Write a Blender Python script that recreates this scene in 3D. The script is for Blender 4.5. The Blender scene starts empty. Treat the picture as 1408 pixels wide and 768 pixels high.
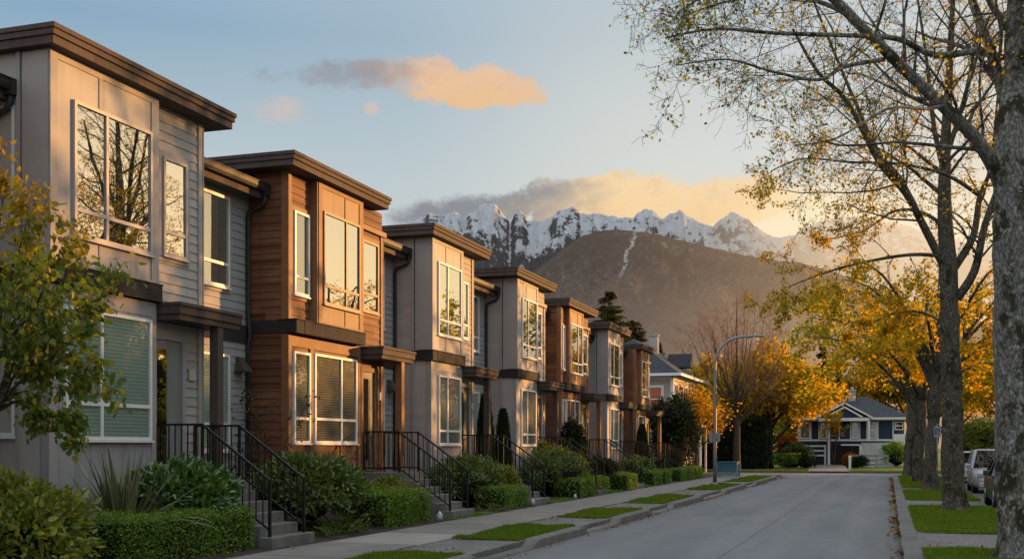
import bpy, math, random
import numpy as np
from mathutils import Vector, Matrix, noise
PI = math.pi
R = math.radians
scene = bpy.context.scene
COL = scene.collection
rng = np.random.default_rng(7)
random.seed(7)

# ------------------------------------------------------------------ camera view, image pixels to world points (street runs along +Y, eye at 1.85 m)
YAW = R(18.424); CS, SN = math.cos(YAW), math.sin(YAW); FOC = 1555.0; EYE = 1.85
def at(px, py, d):
    """world point on the sight line through image pixel px, py, d metres ahead"""
    r = (px - 704) * d / FOC
    return Vector((r * CS - d * SN, d * CS + r * SN, EYE + (614 - py) * d / FOC))
SUN_AZ, SUN_EL = R(42), R(8.0)
SUN_DIR = Vector((math.sin(SUN_AZ) * math.cos(SUN_EL), math.cos(SUN_AZ) * math.cos(SUN_EL), math.sin(SUN_EL)))

# ------------------------------------------------------------------ node helpers
class NT:
    def __init__(s, tree): s.t = tree; s.n = tree.nodes; s.l = tree.links
    def new(s, kind, **kw):
        nd = s.n.new(kind)
        for k, v in kw.items(): setattr(nd, k, v)
        return nd
    def put(s, sock, v):
        if isinstance(v, bpy.types.NodeSocket): s.l.new(v, sock)
        elif v is not None:
            if hasattr(sock.default_value, '__len__') and not hasattr(v, '__len__'): v = [v] * len(sock.default_value)
            if hasattr(sock.default_value, '__len__') and len(sock.default_value) == 4 and len(v) == 3: v = (*v, 1)
            sock.default_value = v
    def math(s, op, a, b=None, c=None, clamp=False):
        nd = s.new('ShaderNodeMath', operation=op, use_clamp=clamp)
        s.put(nd.inputs[0], a); s.put(nd.inputs[1], b); s.put(nd.inputs[2], c)
        return nd.outputs[0]
    def mix(s, f, a, b, blend='MIX'):
        nd = s.new('ShaderNodeMix', data_type='RGBA', blend_type=blend)
        s.put(nd.inputs['Factor'], f); s.put(nd.inputs[6], a); s.put(nd.inputs[7], b)
        return nd.outputs[2]
    def smooth(s, x, a, b, lo=0, hi=1):
        nd = s.new('ShaderNodeMapRange', interpolation_type='SMOOTHSTEP')
        s.put(nd.inputs[0], x)
        for i, v in enumerate((a, b, lo, hi)): nd.inputs[1 + i].default_value = v
        return nd.outputs[0]
    def noise(s, vec, scale, detail=4, rough=.55, out='Fac', dist=0):
        nd = s.new('ShaderNodeTexNoise')
        s.put(nd.inputs['Vector'], vec); nd.inputs['Scale'].default_value = scale
        nd.inputs['Detail'].default_value = detail; nd.inputs['Roughness'].default_value = rough
        nd.inputs['Distortion'].default_value = dist
        return nd.outputs[out]
    def mapping(s, vec, scale=(1, 1, 1), loc=(0, 0, 0), rot=(0, 0, 0)):
        nd = s.new('ShaderNodeMapping'); s.put(nd.inputs[0], vec)
        nd.inputs['Scale'].default_value = scale; nd.inputs['Location'].default_value = loc; nd.inputs['Rotation'].default_value = rot
        return nd.outputs[0]
    def ramp(s, f, stops):
        nd = s.new('ShaderNodeValToRGB'); s.put(nd.inputs[0], f)
        e = nd.color_ramp.elements
        while len(e) < len(stops): e.new(.5)
        for el, (p, c) in zip(e, stops): el.position = p; el.color = (*c, 1)
        return nd.outputs[0]
    def bump(s, h, strength=.3, dist=.02):
        nd = s.new('ShaderNodeBump'); s.put(nd.inputs['Height'], h)
        nd.inputs['Strength'].default_value = strength; nd.inputs['Distance'].default_value = dist
        return nd.outputs[0]
def new_mat(name):
    m = bpy.data.materials.new(name); m.use_nodes = True
    k = NT(m.node_tree); k.n.clear()
    out = k.new('ShaderNodeOutputMaterial')
    return m, k, out
def wpos(k): return k.new('ShaderNodeNewGeometry').outputs['Position']
def sepz(k, v):
    nd = k.new('ShaderNodeSeparateXYZ'); k.put(nd.inputs[0], v); return nd.outputs
def mat(name, col, rough=.7, vary=.15, scale=3.0, fine=0.0, fscale=120, bump=0.0, spec=.3, metal=0.0, dirt=0.0, streak=False, col2=None):
    """plain painted / mineral surface: broad mottling, fine grain, optional rain streaks"""
    m, k, out = new_mat(name)
    p = k.new('ShaderNodeBsdfPrincipled'); pos = wpos(k)
    c = Vector(col)
    n1 = k.noise(pos, scale, 5, .6)
    lo = tuple(c * (1 - vary)); hi = tuple(col2) if col2 else tuple(c * (1 + vary))
    base = k.ramp(n1, [(.3, lo), (.7, hi)])
    if streak:
        n3 = k.noise(k.mapping(pos, (7, 7, .35)), 1.0, 4, .6)
        base = k.mix(k.smooth(n3, .48, .72, 0, .55), base, tuple(c * .5))
    if dirt:
        n2 = k.noise(pos, scale * .23, 3, .6)
        base = k.mix(k.smooth(n2, .45, .7, 0, dirt), base, tuple(c * .45))
    if fine:
        nf = k.noise(pos, fscale, 2, .6)
        base = k.mix(fine, base, k.ramp(nf, [(.3, (.02, .02, .02)), (.7, (1, 1, 1))]), 'OVERLAY')
    k.put(p.inputs['Base Color'], base)
    p.inputs['Roughness'].default_value = rough; p.inputs['Metallic'].default_value = metal
    p.inputs['Specular IOR Level'].default_value = spec
    if bump: k.put(p.inputs['Normal'], k.bump(k.noise(pos, fscale, 4, .65), bump, .01))
    k.l.new(p.outputs[0], out.inputs[0]); return m
def siding_mat(name, col, pitch, vary, grain=0.0, rough=.65):
    """lap boards: every course and length of board a little different; wood grain along the board"""
    m, k, out = new_mat(name)
    p = k.new('ShaderNodeBsdfPrincipled'); pos = wpos(k); s = sepz(k, pos); c = Vector(col)
    row = k.math('FLOOR', k.math('DIVIDE', k.math('SUBTRACT', s[2], 1.1), pitch))
    wn = k.new('ShaderNodeTexWhiteNoise', noise_dimensions='1D'); k.put(wn.inputs['W'], row)
    along = k.math('FLOOR', k.math('DIVIDE', k.math('ADD', k.math('ADD', s[0], s[1]), k.math('MULTIPLY', wn.outputs['Value'], 3.0)), 2.4))
    cb = k.new('ShaderNodeCombineXYZ'); k.put(cb.inputs[0], row); k.put(cb.inputs[1], along)
    w2 = k.new('ShaderNodeTexWhiteNoise', noise_dimensions='2D'); k.put(w2.inputs['Vector'], cb.outputs[0])
    base = k.ramp(w2.outputs['Value'], [(0, tuple(c * (1 - vary))), (1, tuple(c * (1 + vary)))])
    g = k.noise(k.mapping(pos, (3, 3, 60)), 1.0, 5, .65)
    base = k.mix(k.smooth(g, .35, .75, 0, grain), base, tuple(c * .45))
    d = k.noise(k.mapping(pos, (5, 5, .6)), 1.0, 4, .6)
    base = k.mix(k.smooth(d, .5, .8, 0, .3), base, tuple(c * .6))
    k.put(p.inputs['Base Color'], base); p.inputs['Roughness'].default_value = rough; p.inputs['Specular IOR Level'].default_value = .25
    k.put(p.inputs['Normal'], k.bump(g, .12, .01))
    k.l.new(p.outputs[0], out.inputs[0]); return m
def leaf_mat(name, stops, trans=.4, gloss=.0, hz=None):
    """leaf: colour by the leaf's own random number, light through the blade"""
    m, k, out = new_mat(name)
    a = k.new('ShaderNodeAttribute', attribute_name='rnd')
    col = k.ramp(a.outputs['Fac'], stops)
    if hz: # colour shift with height (z0, z1, colour)
        z = sepz(k, wpos(k))[2]
        col = k.mix(k.smooth(z, hz[0], hz[1], 0, hz[3]), col, hz[2])
    d = k.new('ShaderNodeBsdfDiffuse'); k.put(d.inputs[0], col)
    t = k.new('ShaderNodeBsdfTranslucent'); k.put(t.inputs[0], k.mix(1, col, (1.5, 1.35, .6), 'MULTIPLY'))
    mx = k.new('ShaderNodeMixShader'); mx.inputs[0].default_value = trans
    k.l.new(d.outputs[0], mx.inputs[1]); k.l.new(t.outputs[0], mx.inputs[2]); res = mx.outputs[0]
    if gloss:
        g = k.new('ShaderNodeBsdfGlossy'); g.inputs['Roughness'].default_value = .38
        m2 = k.new('ShaderNodeMixShader'); m2.inputs[0].default_value = gloss
        k.l.new(res, m2.inputs[1]); k.l.new(g.outputs[0], m2.inputs[2]); res = m2.outputs[0]
    k.l.new(res, out.inputs[0]); return m

# ------------------------------------------------------------------ mesh helpers
class MB:
    def __init__(s): s.v = []; s.f = []; s.m = []; s.sm = []
    def add(s, vs, fs, mi=0, smooth=False):
        o = len(s.v); s.v.extend(vs)
        for f in fs: s.f.append(tuple(i + o for i in f)); s.m.append(mi); s.sm.append(smooth)
    def box(s, x0, x1, y0, y1, z0, z1, mi=0):
        if x0 > x1: x0, x1 = x1, x0
        if y0 > y1: y0, y1 = y1, y0
        if z0 > z1: z0, z1 = z1, z0
        s.add([(x0, y0, z0), (x1, y0, z0), (x1, y1, z0), (x0, y1, z0), (x0, y0, z1), (x1, y0, z1), (x1, y1, z1), (x0, y1, z1)],
              [(0, 3, 2, 1), (4, 5, 6, 7), (0, 1, 5, 4), (1, 2, 6, 5), (2, 3, 7, 6), (3, 0, 4, 7)], mi); return s
    def quad(s, a, b, c, d, mi=0): s.add([a, b, c, d], [(0, 1, 2, 3)], mi); return s
    def tube(s, pts, rad, n=8, mi=0, cap=True, smooth=True):
        pts = [Vector(p) for p in pts]
        if not hasattr(rad, '__len__'): rad = [rad] * len(pts)
        vs = []; u = None
        for i, p in enumerate(pts):
            t = (pts[min(i + 1, len(pts) - 1)] - pts[max(i - 1, 0)])
            t = t.normalized() if t.length > 1e-9 else Vector((0, 0, 1))
            if u is None: u = t.orthogonal().normalized()
            u = u - t * u.dot(t); u = u.normalized() if u.length > 1e-6 else t.orthogonal().normalized()
            w = t.cross(u)
            for j in range(n):
                a = 2 * PI * j / n
                vs.append(tuple(p + (u * math.cos(a) + w * math.sin(a)) * rad[i]))
        fs = [(i * n + j, i * n + (j + 1) % n, (i + 1) * n + (j + 1) % n, (i + 1) * n + j) for i in range(len(pts) - 1) for j in range(n)]
        if cap: fs += [tuple(range(n))[::-1], tuple((len(pts) - 1) * n + j for j in range(n))]
        s.add(vs, fs, mi, smooth); return s
    def bar(s, a, b, w, h=None, mi=0):
        """square bar from a to b"""
        h = h or w; a = Vector(a); b = Vector(b); t = (b - a).normalized()
        u = t.cross(Vector((0, 0, 1))); u = u.normalized() if u.length > 1e-4 else Vector((1, 0, 0)); v = u.cross(t)
        vs = [tuple(p + u * (sx * w / 2) + v * (sy * h / 2)) for p in (a, b) for sx, sy in ((-1, -1), (1, -1), (1, 1), (-1, 1))]
        s.add(vs, [(3, 2, 1, 0), (4, 5, 6, 7), (0, 1, 5, 4), (1, 2, 6, 5), (2, 3, 7, 6), (3, 0, 4, 7)], mi); return s
    def lathe(s, prof, n=16, c=(0, 0, 0), mi=0):
        vs = [(c[0] + r * math.cos(2 * PI * j / n), c[1] + r * math.sin(2 * PI * j / n), c[2] + z) for r, z in prof for j in range(n)]
        fs = [(i * n + j, i * n + (j + 1) % n, (i + 1) * n + (j + 1) % n, (i + 1) * n + j) for i in range(len(prof) - 1) for j in range(n)]
        s.add(vs, fs, mi, True); return s
    def build(s, name, mats, parent=None, bevel=0.0):
        me = bpy.data.meshes.new(name); me.from_pydata(s.v, [], s.f)
        mats = mats if isinstance(mats, (list, tuple)) else [mats]
        for m in mats: me.materials.append(m)
        me.polygons.foreach_set('material_index', s.m); me.polygons.foreach_set('use_smooth', s.sm); me.update()
        o = bpy.data.objects.new(name, me); COL.objects.link(o)
        if parent is not None: o.parent = parent
        if bevel:
            b = o.modifiers.new('soft_edges', 'BEVEL'); b.width = bevel; b.segments = 2; b.limit_method = 'ANGLE'
        return o
def np_obj(name, V, F, mats, rnd=None, mi=None, parent=None, smooth=False):
    """mesh from numpy arrays; F is (n,k)"""
    me = bpy.data.meshes.new(name); n, kk = F.shape
    me.vertices.add(len(V)); me.vertices.foreach_set('co', np.ascontiguousarray(V, dtype=np.float32).ravel())
    me.loops.add(n * kk); me.loops.foreach_set('vertex_index', np.ascontiguousarray(F, dtype=np.int32).ravel())
    me.polygons.add(n); me.polygons.foreach_set('loop_start', np.arange(0, n * kk, kk, dtype=np.int32))
    if mi is not None: me.polygons.foreach_set('material_index', mi.astype(np.int32))
    if smooth: me.polygons.foreach_set('use_smooth', np.ones(n, dtype=bool))
    for m in (mats if isinstance(mats, (list, tuple)) else [mats]): me.materials.append(m)
    if rnd is not None:
        a = me.attributes.new('rnd', 'FLOAT', 'POINT'); a.data.foreach_set('value', rnd.astype(np.float32))
    me.update(calc_edges=True)
    o = bpy.data.objects.new(name, me); COL.objects.link(o)
    if parent is not None: o.parent = parent
    return o
def unit(a): return a / np.maximum(np.linalg.norm(a, axis=1, keepdims=True), 1e-9)
def leaf_arrays(P, A, N, L, W, g, rnd=None):
    """six-cornered folded leaves: base P, axis A, face normal N, length L, width W"""
    A = unit(A); S = unit(np.cross(A, N)); N = np.cross(S, A); n = len(P)
    L = L[:, None]; W = W[:, None]
    up = N * W * .16
    v = np.stack([P, P + A * L * .3 + S * W * .5 + up, P + A * L * .7 + S * W * .38 + up * .7, P + A * L - N * L * .08,
                  P + A * L * .7 - S * W * .38 + up * .7, P + A * L * .3 - S * W * .5 + up], 1).reshape(-1, 3)
    b = np.arange(n)[:, None] * 6
    f = np.concatenate([b + np.array([[0, 1, 2, 3]]), b + np.array([[0, 3, 4, 5]])], 0)
    r = np.repeat(g.random(n) if rnd is None else rnd, 6)
    return v, f, r
def set_(o, label=None, cat=None, group=None, kind=None):
    if label: o['label'] = label
    if cat: o['category'] = cat
    if group: o['group'] = group
    if kind: o['kind'] = kind
    return o
def thing(name, label, cat, loc=(0, 0, 0), rz=0, group=None):
    o = bpy.data.objects.new(name, None); COL.objects.link(o); o.empty_display_size = .3
    o.location = loc; o.rotation_euler = (0, 0, rz)
    return set_(o, label, cat, group)

# ------------------------------------------------------------------ materials
M = {}
M['asphalt'] = mat('asphalt', (.16, .165, .17), .85, .12, .35, .35, 90, .25, .35, dirt=.25)
def road_mat():
    m, k, out = new_mat('worn_asphalt'); p = k.new('ShaderNodeBsdfPrincipled'); pos = wpos(k); x, y, z = sepz(k, pos)
    base = k.ramp(k.noise(k.mapping(pos, (.5, .12, 1)), 1, 5, .65), [(.3, (.105, .113, .122)), (.7, (.165, .175, .185))])
    base = k.mix(.14, base, k.ramp(k.noise(k.mapping(pos, (3.2, 1.4, 1)), 1, 5, .7), [(.35, (.25, .25, .25)), (.65, (.75, .75, .75))]), 'OVERLAY')
    for cx, w_ in ((-4.7, .45), (-3.2, .45), (-2.1, .4), (-.9, .4)):   # wheel tracks, polished a little lighter
        base = k.mix(k.smooth(k.math('ABSOLUTE', k.math('SUBTRACT', x, k.math('ADD', cx, k.math('MULTIPLY', k.noise(pos, .08, 2), .3)))), w_, 0, 0, .22), base, (.21, .21, .21))
    oil = k.noise(k.mapping(pos, (1.2, .3, 1)), 1, 4, .6); base = k.mix(k.smooth(oil, .58, .75, 0, .4), base, (.08, .08, .085))
    seam = k.math('ABSOLUTE', k.math('SUBTRACT', x, k.math('ADD', -2.75, k.math('MULTIPLY', k.noise(pos, .3, 3), .12)))); base = k.mix(k.smooth(seam, .03, .008, 0, .6), base, (.05, .05, .05))
    vo = k.new('ShaderNodeTexVoronoi', feature='DISTANCE_TO_EDGE'); wv = k.new('ShaderNodeVectorMath', operation='ADD'); k.put(wv.inputs[0], k.mapping(pos, (.22, .09, 1))); 
    k.put(wv.inputs[1], k.noise(pos, .9, 4, .6, 'Color')); k.put(vo.inputs['Vector'], wv.outputs[0]); vo.inputs['Scale'].default_value = 1
    crack = k.math('MULTIPLY', k.smooth(vo.outputs['Distance'], .008, .002), k.smooth(k.noise(pos, .12, 2), .5, .62)); base = k.mix(k.math('MULTIPLY', crack, .65), base, (.04, .04, .04))
    pt = k.math('MULTIPLY', k.smooth(k.math('ABSOLUTE', k.math('ADD', x, 4.3)), .75, .73), k.smooth(k.math('ABSOLUTE', k.math('SUBTRACT', y, 33)), 2.6, 2.57)); base = k.mix(k.math('MULTIPLY', pt, .3), base, (.09, .09, .095))
    edge = k.math('ADD', k.smooth(x, -5.5, -6.1), k.smooth(x, -.5, .1)); base = k.mix(k.math('MULTIPLY', edge, .45), base, (.10, .092, .08))
    base = k.mix(.4, base, k.ramp(k.noise(pos, 70, 3, .7), [(.3, (.02, .02, .02)), (.7, (1, 1, 1))]), 'OVERLAY')
    k.put(p.inputs['Base Color'], base); p.inputs['Roughness'].default_value = .8; p.inputs['Specular IOR Level'].default_value = .35
    k.put(p.inputs['Normal'], k.bump(k.noise(pos, 90, 4, .7), .3, .01)); k.l.new(p.outputs[0], out.inputs[0]); return m
M['asphalt'] = road_mat()
M['lane'] = mat('lane_asphalt', (.07, .072, .075), .8, .15, .6, .3, 90, .2)
M['concrete'] = mat('concrete', (.19, .178, .165), .85, .2, 1.2, .3, 110, .2, dirt=.35)
M['concrete_light'] = mat('concrete_light', (.27, .255, .235), .85, .12, 1.2, .25, 110, .2, dirt=.2)
M['gravel'] = mat('gravel_concrete', (.14, .135, .13), .9, .2, 2, .8, 45, .5)
M['kerb'] = mat('kerb_stone', (.135, .13, .12), .85, .3, 1.5, .4, 80, .3, dirt=.4)
M['step'] = mat('step_concrete', (.16, .155, .145), .85, .2, 2, .35, 90, .25, dirt=.45)
M['soil'] = mat('soil', (.035, .026, .018), .95, .35, 4, .6, 40, .6)
M['ground'] = mat('ground', (.05, .058, .03), .95, .3, .08, .4, 30, .4)
M['foundation'] = mat('foundation', (.13, .125, .12), .9, .2, 1.5, .3, 60, .2, streak=True)
M['panel'] = mat('lilac_panel', (.315, .302, .308), .55, .08, 1.3, .05, 90, .03, .35, streak=True)
M['panel_side'] = M['panel']
M['panel_brown'] = mat('brown_panel', (.20, .112, .066), .55, .18, 1.0, .08, 90, .03, .35, streak=True)
M['belt'] = mat('belt_board', (.038, .033, .033), .75, .15, 2, .1, 80, .03, .12, streak=True)
M['fascia'] = mat('fascia_board', (.088, .065, .056), .7, .15, 1.5, .1, 60, .05, .15, streak=True)
M['roofing'] = mat('roofing', (.06, .06, .062), .8, .2, 1)
M['trim_gray'] = mat('gray_trim', (.33, .30, .285), .6, .06, 2, .05)
M['trim_brown'] = mat('cedar_trim', (.235, .11, .052), .6, .2, 2, .15)
M['sid_gray'] = siding_mat('gray_lap_siding', (.40, .36, .335), .165, .07)
M['sid_blue'] = siding_mat('slate_lap_siding', (.32, .315, .305), .165, .06)
M['sid_brown'] = siding_mat('cedar_lap_siding', (.185, .08, .042), .165, .4, .55)
M['sid_red'] = siding_mat('red_cedar_siding', (.21, .078, .045), .165, .2, .4)
M['white'] = mat('white_paint', (.72, .70, .68), .4, .04, 3, 0, 100, 0, .4)
M['frame_tan'] = mat('tan_frame', (.42, .36, .335), .45, .05, 3)
M['frame_brown'] = mat('brown_frame', (.22, .14, .10), .45, .08, 3)
M['black_metal'] = mat('black_metal', (.008, .008, .009), .5, .2, 4, 0, 100, 0, .3)
M['gutter'] = mat('gutter_metal', (.025, .022, .02), .6, .15, 4, 0, 100, 0, .5)
M['door'] = mat('door_paint', (.045, .047, .05), .4, .1, 2, 0, 100, 0, .45)
M['door_gray'] = mat('gray_door_paint', (.20, .20, .195), .4, .1, 2, 0, 100, 0, .45)
M['plate'] = mat('plate', (.5, .45, .38), .4, .05, 3)
M['dark'] = mat('dark_ink', (.02, .02, .025), .5, .05)
M['dark_room'] = mat('dark_room', (.02, .019, .018), .9, .2)
M['galv'] = mat('painted_pole_metal', (.22, .235, .235), .45, .12, 3, .1, 60, .03, .5, .3)
M['lamp_blue'] = mat('lamp_head_paint', (.16, .26, .27), .4, .1, 3)
M['sign_gray'] = mat('sign_back', (.28, .28, .27), .5, .08, 3, 0, 100, 0, .5, .2)
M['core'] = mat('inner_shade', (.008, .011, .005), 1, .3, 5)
def blind_mat(name, c1, c2, pitch):
    m, k, out = new_mat(name); p = k.new('ShaderNodeBsdfPrincipled'); z = sepz(k, wpos(k))[2]
    fr = k.math('FRACT', k.math('DIVIDE', z, pitch))
    col = k.mix(k.smooth(fr, .0, .75), c2, c1); col = k.mix(k.smooth(fr, .86, .98), col, tuple(Vector(c2) * .35))
    k.put(p.inputs['Base Color'], col); p.inputs['Roughness'].default_value = .6
    k.l.new(p.outputs[0], out.inputs[0]); return m
M['blind_green'] = blind_mat('green_blind', (.66, .80, .70), (.42, .56, .47), .06)
M['blind_tan'] = blind_mat('tan_blind', (.40, .34, .27), (.10, .08, .055), .055)
M['curtain'] = mat('curtain', (.36, .38, .35), .9, .08, 1.0)
def glass_mat(name, refl, wob=.012, tint=(.94, .97, .96), fk=None):
    m, k, out = new_mat(name); pos = wpos(k)
    g = k.new('ShaderNodeBsdfGlossy'); g.inputs['Roughness'].default_value = .012; g.inputs[0].default_value = (.93, .92, .9, 1)
    t = k.new('ShaderNodeBsdfTransparent'); t.inputs[0].default_value = (*tint, 1)
    n = k.noise(pos, 1.1, 2, .5); k.put(g.inputs['Normal'], k.bump(n, .1, wob))
    fr = k.new('ShaderNodeFresnel'); fr.inputs[0].default_value = 1.6
    f = k.math('ADD', k.math('MULTIPLY', fr.outputs[0], fk if fk else 1.1 if refl > .2 else .65), refl, clamp=True)
    mx = k.new('ShaderNodeMixShader'); k.put(mx.inputs[0], f); k.l.new(t.outputs[0], mx.inputs[1]); k.l.new(g.outputs[0], mx.inputs[2])
    k.l.new(mx.outputs[0], out.inputs[0]); return m
M['glass_up'] = glass_mat('coated_glass', .62)
M['glass_low'] = glass_mat('clear_glass', .08)
M['glass_mid'] = glass_mat('half_coated_glass', .34)
def bark_mat(name, c1, c2, moss, mossy=.5, sc=1.0):
    m, k, out = new_mat(name); p = k.new('ShaderNodeBsdfPrincipled'); pos = wpos(k)
    a = k.noise(k.mapping(pos, (26 * sc, 26 * sc, 15 * sc)), 1, 6, .72)
    base = k.ramp(a, [(.36, tuple(Vector(c1) * .5)), (.5, c1), (.62, c2)])
    mm = k.noise(k.mapping(pos, (2.2, 2.2, 1.5)), 1, 6, .72)
    base = k.mix(k.smooth(mm, .5, .6, 0, mossy), base, moss)
    li = k.noise(k.mapping(pos, (11 * sc, 11 * sc, 8 * sc)), 1, 3, .6)
    base = k.mix(k.smooth(li, .57, .66, 0, .5), base, tuple(Vector(c2) * 1.5))
    k.put(p.inputs['Base Color'], base); p.inputs['Roughness'].default_value = .9; p.inputs['Specular IOR Level'].default_value = .15
    fl = k.noise(k.mapping(pos, (46 * sc, 46 * sc, 34 * sc)), 1, 4, .7); base = k.mix(k.math('MULTIPLY', k.smooth(fl, .54, .62), k.smooth(mm, .62, .5, .12, .8)), base, (.40, .39, .355))
    zz = sepz(k, pos)[2]; base = k.mix(k.math('MULTIPLY', k.smooth(zz, 1.6, .2), .55), base, tuple(Vector(moss) * .9))
    hh = k.math('ADD', a, k.math('MULTIPLY', k.noise(k.mapping(pos, (60, 60, 30)), 1, 4, .7), .6))
    k.put(p.inputs['Normal'], k.bump(hh, .9, .035)); k.l.new(p.outputs[0], out.inputs[0]); return m
M['bark'] = bark_mat('gray_mossy_bark', (.17, .16, .14), (.36, .345, .31), (.036, .034, .016), .95)
M['bark_dark'] = bark_mat('dark_mossy_bark', (.085, .074, .054), (.185, .17, .14), (.03, .03, .013), .95)
M['bark_brown'] = bark_mat('brown_bark', (.075, .055, .038), (.13, .10, .075), (.03, .028, .014), .4)
M['twig'] = mat('twig', (.075, .058, .038), .9, .25, 5)
M['twig_red'] = mat('reddish_twig', (.25, .125, .065), .9, .25, 3)
M['lf_autumn'] = leaf_mat('yellow_autumn_leaf', [(0, (.13, .12, .02)), (.35, (.30, .22, .02)), (.7, (.48, .27, .015)), (1, (.55, .22, .015))], .55)
M['lf_olive'] = leaf_mat('olive_autumn_leaf', [(0, (.10, .12, .02)), (.5, (.25, .26, .028)), (.85, (.42, .36, .03)), (1, (.5, .3, .02))], .55)
M['lf_gold'] = leaf_mat('gold_green_leaf', [(0, (.15, .14, .02)), (.35, (.36, .28, .025)), (.75, (.54, .35, .025)), (1, (.56, .27, .02))], .6)
M['lf_orange'] = leaf_mat('orange_autumn_leaf', [(0, (.20, .18, .02)), (.4, (.42, .31, .03)), (.8, (.55, .36, .03)), (1, (.55, .27, .022))], .55)
M['lf_maple'] = leaf_mat('turning_maple_leaf', [(0, (.07, .13, .02)), (.5, (.14, .20, .027)), (.85, (.23, .25, .03)), (1, (.42, .32, .028))], .55, .02, (3.6, 5.2, (.40, .21, .02), .65))
M['lf_rhodo'] = leaf_mat('glossy_dark_leaf', [(0, (.035, .085, .02)), (.6, (.09, .185, .038)), (1, (.2, .31, .065))], .15, .09)
M['lf_dark'] = leaf_mat('dark_leaf', [(0, (.012, .02, .008)), (.7, (.026, .04, .014)), (1, (.05, .06, .02))], .2, .03)
M['lf_mid'] = leaf_mat('mid_green_leaf', [(0, (.04, .08, .015)), (.6, (.10, .155, .03)), (1, (.2, .23, .05))], .3, .05)
M['lf_yellow'] = leaf_mat('yellow_green_leaf', [(0, (.07, .11, .018)), (.5, (.17, .21, .028)), (1, (.34, .31, .035))], .35, .04)
M['lf_box'] = leaf_mat('boxwood_leaf', [(0, (.075, .15, .018)), (.6, (.15, .26, .032)), (1, (.24, .34, .05))], .3, .03)
M['lf_conifer'] = leaf_mat('conifer_needle', [(0, (.03, .04, .016)), (.6, (.06, .065, .022)), (1, (.12, .10, .03))], .3)
M['lf_rust'] = leaf_mat('rust_leaf', [(0, (.16, .06, .015)), (.6, (.34, .11, .015)), (1, (.46, .16, .02))], .4)
M['lf_sword'] = leaf_mat('sword_leaf', [(0, (.08, .10, .05)), (.6, (.16, .18, .10)), (1, (.30, .29, .18))], .15, .04)
M['lf_fern'] = leaf_mat('fern_leaf', [(0, (.05, .09, .012)), (1, (.13, .17, .03))], .35, .04)
M['grass'] = leaf_mat('grass_blade', [(0, (.06, .12, .014)), (.35, (.11, .185, .022)), (.7, (.165, .24, .03)), (.88, (.25, .27, .06)), (1, (.32, .27, .11))], .35)
M['turf'] = mat('turf_base', (.07, .13, .016), .95, .3, 2.5, .4, 60, .5)
M['lf_fallen'] = leaf_mat('fallen_leaf', [(0, (.09, .04, .015)), (.5, (.2, .085, .02)), (1, (.3, .15, .03))], .1)

# ------------------------------------------------------------------ vegetation builders
def blob_points(n, rad, g, clumps=26, spread=.33, shell=.78, flat_bottom=True):
    """leaf positions clustered around clump centres near the surface of an ellipsoid; also outward directions"""
    d = unit(g.normal(size=(clumps, 3)))
    if flat_bottom: d[:, 2] = np.where(d[:, 2] < -.35, -d[:, 2], d[:, 2])
    c = d * (shell + .2 * g.random((clumps, 1)))
    idx = g.integers(0, clumps, n)
    off = unit(g.normal(size=(n, 3))) * (g.random((n, 1)) ** .45) * spread * (.6 + .8 * g.random(clumps)[idx][:, None])
    p = c[idx] + off
    out = unit(unit(p) * .7 + unit(off) * .8)
    return p * np.array(rad), out, idx
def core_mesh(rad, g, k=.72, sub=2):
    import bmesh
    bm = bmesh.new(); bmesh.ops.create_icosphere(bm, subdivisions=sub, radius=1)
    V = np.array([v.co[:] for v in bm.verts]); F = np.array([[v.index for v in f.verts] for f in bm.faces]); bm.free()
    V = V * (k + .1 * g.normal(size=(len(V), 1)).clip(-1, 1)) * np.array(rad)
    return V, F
def shrub(name, label, cat, loc, rad, n, L, W, m, seed, clumps=30, spread=.33, group=None, up=.25, jitter=.6, kind=None, core=.7, droop=0):
    g = np.random.default_rng(seed)
    P, O, idx = blob_points(n, rad, g, clumps, spread)
    P[:, 2] += rad[2] * .92
    keep = P[:, 2] > .02; P, O, idx = P[keep], O[keep], idx[keep]; n = len(P)
    A = unit(O + np.array([0, 0, up]) + g.normal(size=(n, 3)) * jitter)
    N = unit(O * .6 + np.array([0, 0, .8]) + g.normal(size=(n, 3)) * .45)
    A[:, 2] -= droop
    s = .65 + .7 * g.random(n)
    shade = np.clip(.25 * g.random(30)[idx % 30] + .75 * g.random(n), 0, 1)
    v, f, r = leaf_arrays(P, A, N, L * s, W * s, g, shade)
    t = thing(name, label, cat, loc, 0, group)
    np_obj('foliage', v, f, m, r, parent=t)
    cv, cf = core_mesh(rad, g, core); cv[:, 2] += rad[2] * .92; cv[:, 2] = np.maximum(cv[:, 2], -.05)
    np_obj('shade_fill', cv, cf, M['core'], parent=t, smooth=True)  # solid near-black blob paints the shade within the leaves
    return t
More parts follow.
